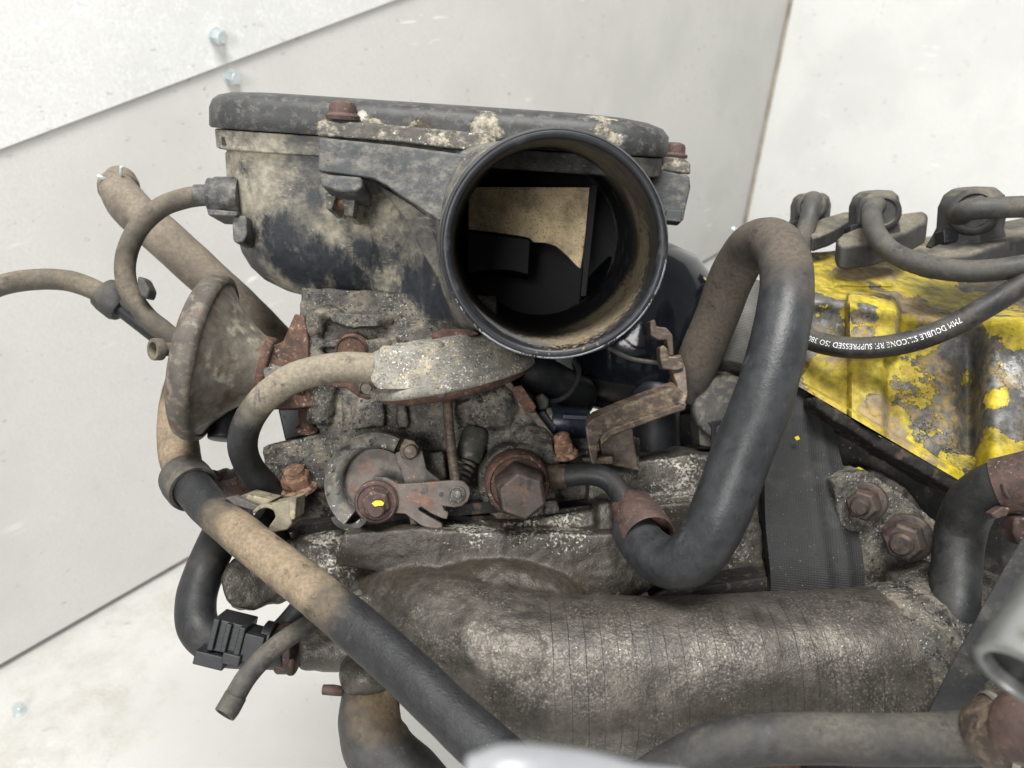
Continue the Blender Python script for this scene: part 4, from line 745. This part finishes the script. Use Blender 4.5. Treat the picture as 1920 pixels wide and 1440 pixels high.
tag(obj('thin_wire', MB().tube([c(1140, 652, 262), c(1180, 672, 262), c(1220, 679, 262), c(1244, 682, 262)], .8, n=8), M['hose_grey']), 'thin grey wire running from the snout to the hooked bracket', 'wire')
tag(obj('thin_wire', MB().tube([c(1286, 716, 262), c(1310, 712, 262), c(1330, 694, 264), c(1352, 672, 266)], .8, n=8), M['rust_brown_steel']), 'thin brown wire between the bracket and the silvery sleeve', 'wire')
cp = thing('round_plastic_cap', 'round grey plastic cap half hidden by the looping hose', 'cap', c(1345, 840, 265))
obj('cap_disc', MB().lathe(c(1358, 768, 268), V(-.1, .12, -1), [(11.6, 0), (11.6, 5), (11.0, 6.4), (10.4, 6.6), (.1, 6.9)], n=48), M['cap_grey'], cp, ang=50)
obj('cap_skirt', MB().prism([(1308, 790), (1400, 800), (1400, 850), (1312, 836)], 264, 12), M['cap_grey'], cp, bevel=.6)
obj('cap_clip', MB().prism([(1328, 792), (1352, 786), (1354, 796), (1344, 798), (1342, 832), (1334, 830), (1334, 802)], 260.5, 2), M['black_plastic'], cp, bevel=.3)
tag(obj('ribbed_sleeve', MB().tube([c(1408, 540, 282), c(1392, 610, 278), c(1372, 690, 274)], [7, 9.5, 8.5], n=36), M['ribbed_foil'], ang=60), 'finely ribbed silvery sleeve inside the arch of the looping hose', 'sleeve')
tag(obj('bright_pipe', MB().tube([c(1378, 660, 284), c(1350, 730, 282), c(1330, 790, 280)], 5.2, n=24), M['foil'], ang=60), 'bright bare metal pipe glimpsed behind the round plastic cap', 'pipe')
def slprof(u, s): return .9*math.exp(-((u-.15)/.13)**2)*s+1.1*math.exp(-((u-.62)/.13)**2)*s-.8*u*u
tag(obj('woven_sleeve', MB().ribbon([(c(1478, 560, 272), V(8.5, 0, 1)), (c(1486, 700, 262), V(9.5, 0, 1)), (c(1500, 830, 252), V(12, .5, 1)), (c(1516, 960, 243), V(14.2, .8, 1)), (c(1530, 1060, 236), V(14.6, 1, 1)), (c(1534, 1150, 232), V(14.4, 1, 1))], None, 3.0, sub=10, prof=slprof, nseg=40), M['sleeve'], ang=60), 'flat dark woven fabric sleeve running down to the big pipe', 'sleeve')
tag(obj('yellow_chip', MB().prism([(1490, 820), (1497, 817), (1500, 823), (1494, 826)], 247, .4), M['chip']), 'tiny yellow paint flake lying on the woven sleeve', 'paint flake')

# ---------------------------------------------------------------- cylinder head and flaking yellow cover
hd = thing('cylinder_head', 'black oily cylinder head edge under the yellow cover', 'cylinder head', c(1700, 1000, 275))
hb_ = MB()
hb_.prism([(1520, 730), (1600, 790), (1700, 850), (1800, 910), (1980, 950), (1980, 1200), (1700, 1120), (1560, 950)], 262, 40)
hb_.prism([(1250, 860), (1440, 840), (1600, 900), (1600, 1110), (1250, 1100)], 262, 40)
hb_.prism([(1160, 790), (1300, 770), (1430, 760), (1430, 930), (1160, 920)], 305, 30)
hb_.prism([(1580, 900), (1640, 880), (1700, 915), (1740, 960), (1640, 950)], 250, 20)
cast('head_casting', hb_, M['block'], hd, voxel=1.2, it=4)
cast('cover_gasket', MB().prism([(1535, 745), (1600, 786), (1700, 846), (1800, 905), (1960, 930), (1960, 950), (1795, 926), (1690, 866), (1590, 806), (1530, 765)], 244, 24), M['gasket'], hd, voxel=.8, it=2)
obj('yellow_flake', MB().prism([(1594, 882), (1612, 876), (1630, 886), (1616, 890), (1598, 888)], 246, .8), M['chip'], hd)
bl_ = MB()
blk = thing('engine_block', 'dark engine block below the big ribbed pipe', 'engine block', c(1500, 1500, 290))
q0 = world(c(1250, 1120, 262)); q1 = world(c(2200, 1120, 262))
bw = bmesh.new()
def to_cam(w): w = (w-CAM)*1000; return V(w.dot(R_), w.dot(U_), w.dot(F_))
x0, x1 = q0.x-.02, q1.x; y0, y1 = q0.y+.01, q0.y+.10; zt = q0.z
for za, zb_, e in ((zt, zt-.1, 0), (zt-.1, zt-.14, .012), (zt-.14, .05, .0), (.05, .0, .02)):
    bl_.rings([[to_cam(V(x, y, z)) for x, y in ((x0-e, y0-e), (x1+e, y0-e), (x1+e, y1+e), (x0-e, y1+e))] for z in (za, zb_)])
cast('block_casting', bl_, M['block'], blk, voxel=3, it=3)
yc = thing('yellow_cover', 'cast rocker cover with flaking yellow paint over grey metal', 'rocker cover', c(1720, 900, 260))
def ytop(x): return lerp(474, 420, sstep(1490, 1960, x))
def ybot(x): return 720+(x-1490)*.585 if x < 1800 else 901+(x-1800)*.06
gn, gm = 150, 120; grid = []
for j in range(gm+1):
    row = []
    for i in range(gn+1):
        x = lerp(1488, 1985, i/gn); v = j/gm; y = lerp(ytop(x), ybot(x), v)
        ridge = lerp(560, 600, sstep(1500, 1800, x))
        d = lerp(264, 248, sstep(ridge, ridge+330, y)) - (x-1700)*.012 - 2.5*math.exp(-((y-ridge-6)/16)**2)
        if y < ridge: d += (ridge-y)*.46*(1-.3*math.exp(-((ridge-y)/14)**2))
        d -= 12*sstep(1586, 1592, x)*sstep(1692, 1676, x)*sstep(544, 552, y)*sstep(680, 640, y)      # raised boss
        d -= 6*sstep(1588, 1596, x)*sstep(1668, 1650, x)*sstep(640, 660, y)-5*math.exp(-((x-1815)/16)**2)*sstep(620, 680, y)
        d -= 15*math.exp(-((x-1892)/60)**4)*sstep(560, 640, y)                                         # round pillar
        d -= 3.5*sstep(1.0, .94, 1-v+.94) if False else 0
        d -= 4*sstep(.95, .965, v)                                                                    # lower lip
        d -= 3*sstep(1560, 1566, x)*sstep(1680, 1672, x)*sstep(498, 502, y)*sstep(540, 534, y)
        p = c(x, y, d); d += .5*noise.fractal(p*.12, 1, 2, 3); row.append(c(x, y, d))
    grid.append(row)
g2 = [r+[r[-1]+V(0, 0, 14), r[0]+V(0, 0, 14)] for r in grid]
obj('cover_casting', MB().rings(g2), M['yellow'], yc, ang=50)

# ---------------------------------------------------------------- plug boots and ignition leads
BOOTS = [((1520, 398, 312), .86, 'rear plug boot, smallest, beside the arch of the looping hose', V(-.35, .05, -.93)),
         ((1640, 402, 292), 1.0, 'middle plug boot with the curved lead hanging from it', V(-.12, -.12, -.98)),
         ((1822, 408, 266), 1.16, 'front plug boot at right with the lead leaving the picture', V(-.45, .02, -.89))]
PADS = [([(1506, 425, 296), (1540, 408, 304), (1580, 396, 312), (1604, 396, 314), (1608, 408, 306), (1560, 432, 294), (1524, 446, 290)], 5),
        ([(1568, 447, 278), (1580, 436, 282), (1620, 420, 290), (1680, 400, 300), (1730, 394, 306), (1741, 402, 303), (1738, 416, 296), (1690, 440, 284), (1640, 455, 277), (1590, 462, 274), (1572, 458, 275)], 6.5),
        ([(1718, 474, 258), (1780, 446, 270), (1860, 418, 280), (1990, 392, 284), (1990, 424, 262), (1900, 452, 252), (1820, 474, 248), (1750, 482, 252)], 5)]
for (b, s, lab, dirn), (pad, pd) in zip(BOOTS, PADS):
    t_ = thing('plug_boot', lab, 'plug boot', c(*b), 'spark plug boots on the yellow cover')
    o_ = c(*b); ax_ = V(-.05, .94, -.28).normalized(); r = 9.4*s
    obj('boot_body', MB().lathe(o_-ax_*9*s, ax_, [(r*1.25, 0), (r*1.1, 3*s), (r*.98, 6*s), (r*1.0, 12*s), (r*.88, 15.5*s), (r*.6, 17.6*s), (.1, 18*s)], n=7, rot=.25), M['boot'], t_, bevel=.8*s, bseg=3, ang=50)
    dd = dirn.normalized(); fo_ = o_+dd*r*.78
    obj('lead_collar', MB().lathe(fo_, dd, [(r*.74, -3), (r*.72, 1.2*s), (r*.64, 2.2*s), (r*.52, 2.3*s), (r*.46, 1.6*s), (.1, 1.6*s)], n=28), M['boot'], t_, ang=50)
    obj('base_pad', MB().prism(pad, 280, pd*s*1.35, V(.02, -1, .25)), M['boot'], t_, bevel=1.4*s, bseg=4)
    obj('boot_latch', MB().prism([(b[0]-46*s, b[1]+20*s), (b[0]-18*s, b[1]+14*s), (b[0]-18*s, b[1]+38*s), (b[0]-44*s, b[1]+42*s)], b[2]-5, 6), M['black_plastic'], t_, bevel=.5)
def lead(pts, m, label): return tag(obj('ignition_lead', MB().tube([c(*p) for p in pts], 3.45, n=28, sub=14, wob=.015), m, ang=60), label, 'ignition lead', 'ignition leads')
lead([(1524, 372, 302), (1522, 392, 298), (1514, 420, 296), (1504, 460, 294), (1500, 520, 292)], M['lead'], 'short ignition lead dropping from the rear boot behind the looping hose')
lead([(1646, 384, 288), (1640, 388, 281), (1634, 402, 276), (1642, 438, 266), (1672, 472, 257), (1730, 497, 248), (1800, 508, 240), (1870, 506, 236), (1960, 492, 232)], M['lead'], 'grey ignition lead curving from the middle boot to the right edge')
lead([(1796, 410, 262), (1806, 398, 255), (1826, 392, 251), (1880, 389, 248), (1980, 386, 244)], M['lead'], 'straight dusty ignition lead from the front boot to the right edge')
L4 = [(1455, 590, 268), (1500, 628, 258), (1560, 648, 250), (1630, 652, 245), (1700, 642, 241), (1770, 618, 238), (1850, 575, 235), (1920, 532, 233), (1990, 485, 232)]
l4 = lead(L4, M['lead_black'], 'black ignition lead with small white printing across the yellow cover')
pth = spline([c(*p) for p in L4], 40); acc = [0.]
for i in range(1, len(pth)): acc.append(acc[-1]+(pth[i]-pth[i-1]).length)
def at_s(s):
    i = 1
    while i < len(pth)-1 and acc[i] < s: i += 1
    t = (s-acc[i-1])/(acc[i]-acc[i-1]); p = lerp(pth[i-1], pth[i], t); return p, (pth[i]-pth[i-1]).normalized()
def s_of_px(px):
    for i, p in enumerate(pth):
        if 960+p.x*F0/p.z > px: return acc[i]
    return acc[-1]
cu = bpy.data.curves.new('lead_print', 'FONT'); cu.body = '7MM DOUBLE SILICONE RFI SUPPRESSED ISO 3808'; cu.size = 1.0; cu.resolution_u = 3; cu.space_character = 1.06
to = bpy.data.objects.new('lead_print_tmp', cu); COL.objects.link(to)
dgp = bpy.context.evaluated_depsgraph_get(); tm = bpy.data.meshes.new_from_object(to.evaluated_get(dgp)); bpy.data.objects.remove(to, do_unlink=True)
xs = [v.co.x for v in tm.vertices]; xmin, xmax = min(xs), max(xs); sA, sB = s_of_px(1797), s_of_px(1518); org = origin_of(l4)
for v in tm.vertices:
    s = lerp(sA, sB, (v.co.x-xmin)/(xmax-xmin)); p, T = at_s(s); vd = p.normalized(); n_ = -(vd-T*vd.dot(T)).normalized()
    dn = n_.cross(T).normalized()
    if dn.y > 0: dn = -dn
    a = ((v.co.y-.35)*2.5-.35)/3.45
    v.co = world(p+(n_*math.cos(a)+dn*math.sin(a))*3.53)-org
tm.materials.append(M['print']); po_ = bpy.data.objects.new('printing', tm); COL.objects.link(po_); po_.parent = l4; po_['label'] = 'white printing 7MM DOUBLE SILICONE RFI SUPPRESSED'

# ---------------------------------------------------------------- right-hand hoses, strap, foreground
rh = thing('clamped_hose', 'dark bent hose with rusty worm clamp at the right edge', 'hose', c(1790, 1250, 222))
obj('hose_body', MB().tube([c(*p) for p in ((1990, 892, 196), (1930, 900, 200), (1870, 912, 205), (1822, 945, 212), (1800, 1000, 217), (1793, 1070, 214), (1788, 1150, 208), (1780, 1250, 206))], [6.5, 6.5, 6.6, 6.6, 6.5, 6.4, 6.3, 6.3], n=36, wob=.02), M['hose_black'], rh, ang=60)
ka_ = (c(1930, 900, 200)-c(1865, 914, 205)).normalized()
cl_ = obj('clamp_band', MB().lathe(c(1872, 912, 205), ka_, [(6.6, -.3), (7.4, 0), (7.5, 9), (7.4, 14), (6.6, 14.2)], n=40), M['rust_red'], rh, ang=50)
obj('clamp_slot', MB().tube([c(1880, 908, 197.6), c(1884, 922, 197.2), c(1890, 934, 197)], .9, n=10, sub=4, flat=.4), M['lever_steel'], cl_)
obj('clamp_ear', MB().prism([(1858, 964), (1880, 950), (1896, 952), (1890, 968), (1866, 974)], 198, 3), M['rust_red'], rh, bevel=.5)
obj('clamp_screw', MB().prism([(1902, 970), (1930, 966), (1930, 1028), (1910, 1022), (1902, 1000)], 199, 5), M['rust_red'], rh, bevel=1.0, bseg=3)
tag(obj('small_pipe_lip', MB().tube([c(1750, 1240, 206), c(1752, 1218, 205), c(1762, 1205, 206), c(1766, 1196, 208)], .8, n=10), M['rust_red']), 'small curled rusty metal lip at the foot of the clamped hose', 'metal lip')
tag(obj('dark_strap', MB().ribbon([(c(1720, 1420, 188), V(3, 2, -1)), (c(1790, 1310, 186), V(5, 3.2, -2)), (c(1880, 1190, 184), V(8, 5, -4)), (c(1970, 1060, 184), V(10, 6, -5)), (c(2060, 920, 188), V(11, 6, -5))], None, 1.6, sub=8, nseg=4), M['strap'], bevel=.3, ang=50), 'broad dark rubber strap slanting behind the blurred chrome pipe', 'strap')
tag(obj('shadow_plate', MB().prism([(1690, 1330), (1800, 1250), (1990, 1150), (1990, 1480), (1700, 1480)], 200, 20), M['block'], bevel=.5), 'black plate standing in for the shadow below the dark strap at lower right', 'plate')  # added black plate, stands in for the shade behind the strap
vv = c(1925, 1270, 95).normalized(); gd = V(-.53, -.85, 0); gd = (gd-vv*gd.dot(vv)).normalized(); mn = (gd*.90-vv*.42).normalized(); E_ = c(1922, 1272, 96)
cpo = tag(obj('chrome_pipe', MB().tube([c(2250, 1300, 280), c(2500, 1050, 200), E_-mn*64+V(22, 0, 16), E_-mn*40+V(3, 0, 2), E_-mn*24, E_-mn*10, E_], 6.2, n=40, sub=6, bore=(0, .74)), M['chrome'], ang=60), 'blurred shiny chrome pipe end close to the camera at lower right', 'pipe')
obj('bore', MB().lathe(E_-mn*1.2, -mn, [(.1, 0), (4.5, .02), (4.5, 8), (.1, 8.1)], n=30), M['inner_black'], cpo)  # black plug set in the mouth, stands in for the shade inside the pipe
bt = thing('lower_right_hose', 'dusty grey hose curving along the bottom right in front of the pipe', 'hose', c(1600, 1440, 166))
obj('hose_body', MB().tube([c(*p) for p in ((1180, 1490, 172), (1245, 1448, 170), (1310, 1412, 168), (1390, 1390, 166), (1500, 1384, 165), (1620, 1386, 164), (1740, 1386, 162), (1830, 1382, 160), (1900, 1372, 158))], [4.9, 5.0, 5.1, 5.2, 5.2, 5.2, 5.2, 5.4, 6.2], n=36, wob=.02), M['hose_bottom'], bt, ang=60)
obj('end_sleeve', MB().tube([c(1838, 1380, 158), c(1880, 1375, 155), c(1990, 1362, 150)], [6.4, 7.6, 7.9], n=36, sub=8), M['rust_brown_steel'], bt, ang=60)
obj('end_ring', MB().lathe(c(1868, 1376, 155), V(1, .08, -.1), [(7.6, -.8), (8.1, -.5), (8.1, .5), (7.6, .8)], n=40, closed=True), M['foil'], bt)
obj('rust_ball', MB().ell(c(1925, 1362, 146), 7, 7.4, 5), M['rust_red'], bt)
tag(obj('rusty_tab', MB().prism([(1392, 1428), (1440, 1424), (1500, 1428), (1510, 1470), (1390, 1470)], 176, 6), M['rust'], bevel=.5), 'rusty tab peeking out under the dusty bottom hose', 'metal tab')
tag(obj('foreground_bar', MB().tube([c(885, 1464, 60), c(960, 1452, 60), c(1080, 1460, 61), c(1200, 1482, 62), c(1320, 1510, 64), c(1480, 1640, 80), c(1560, 1760, 120), c(1600, 1750, 190), c(1620, 1600, 280)], [1.9, 2.2, 2.1, 1.9, 1.8, 1.8, 1.8, 1.8, 1.8], n=30, sub=8), M['grey_bar'], ang=60), 'blurred pale grey bar close to the camera along the bottom edge', 'bar')
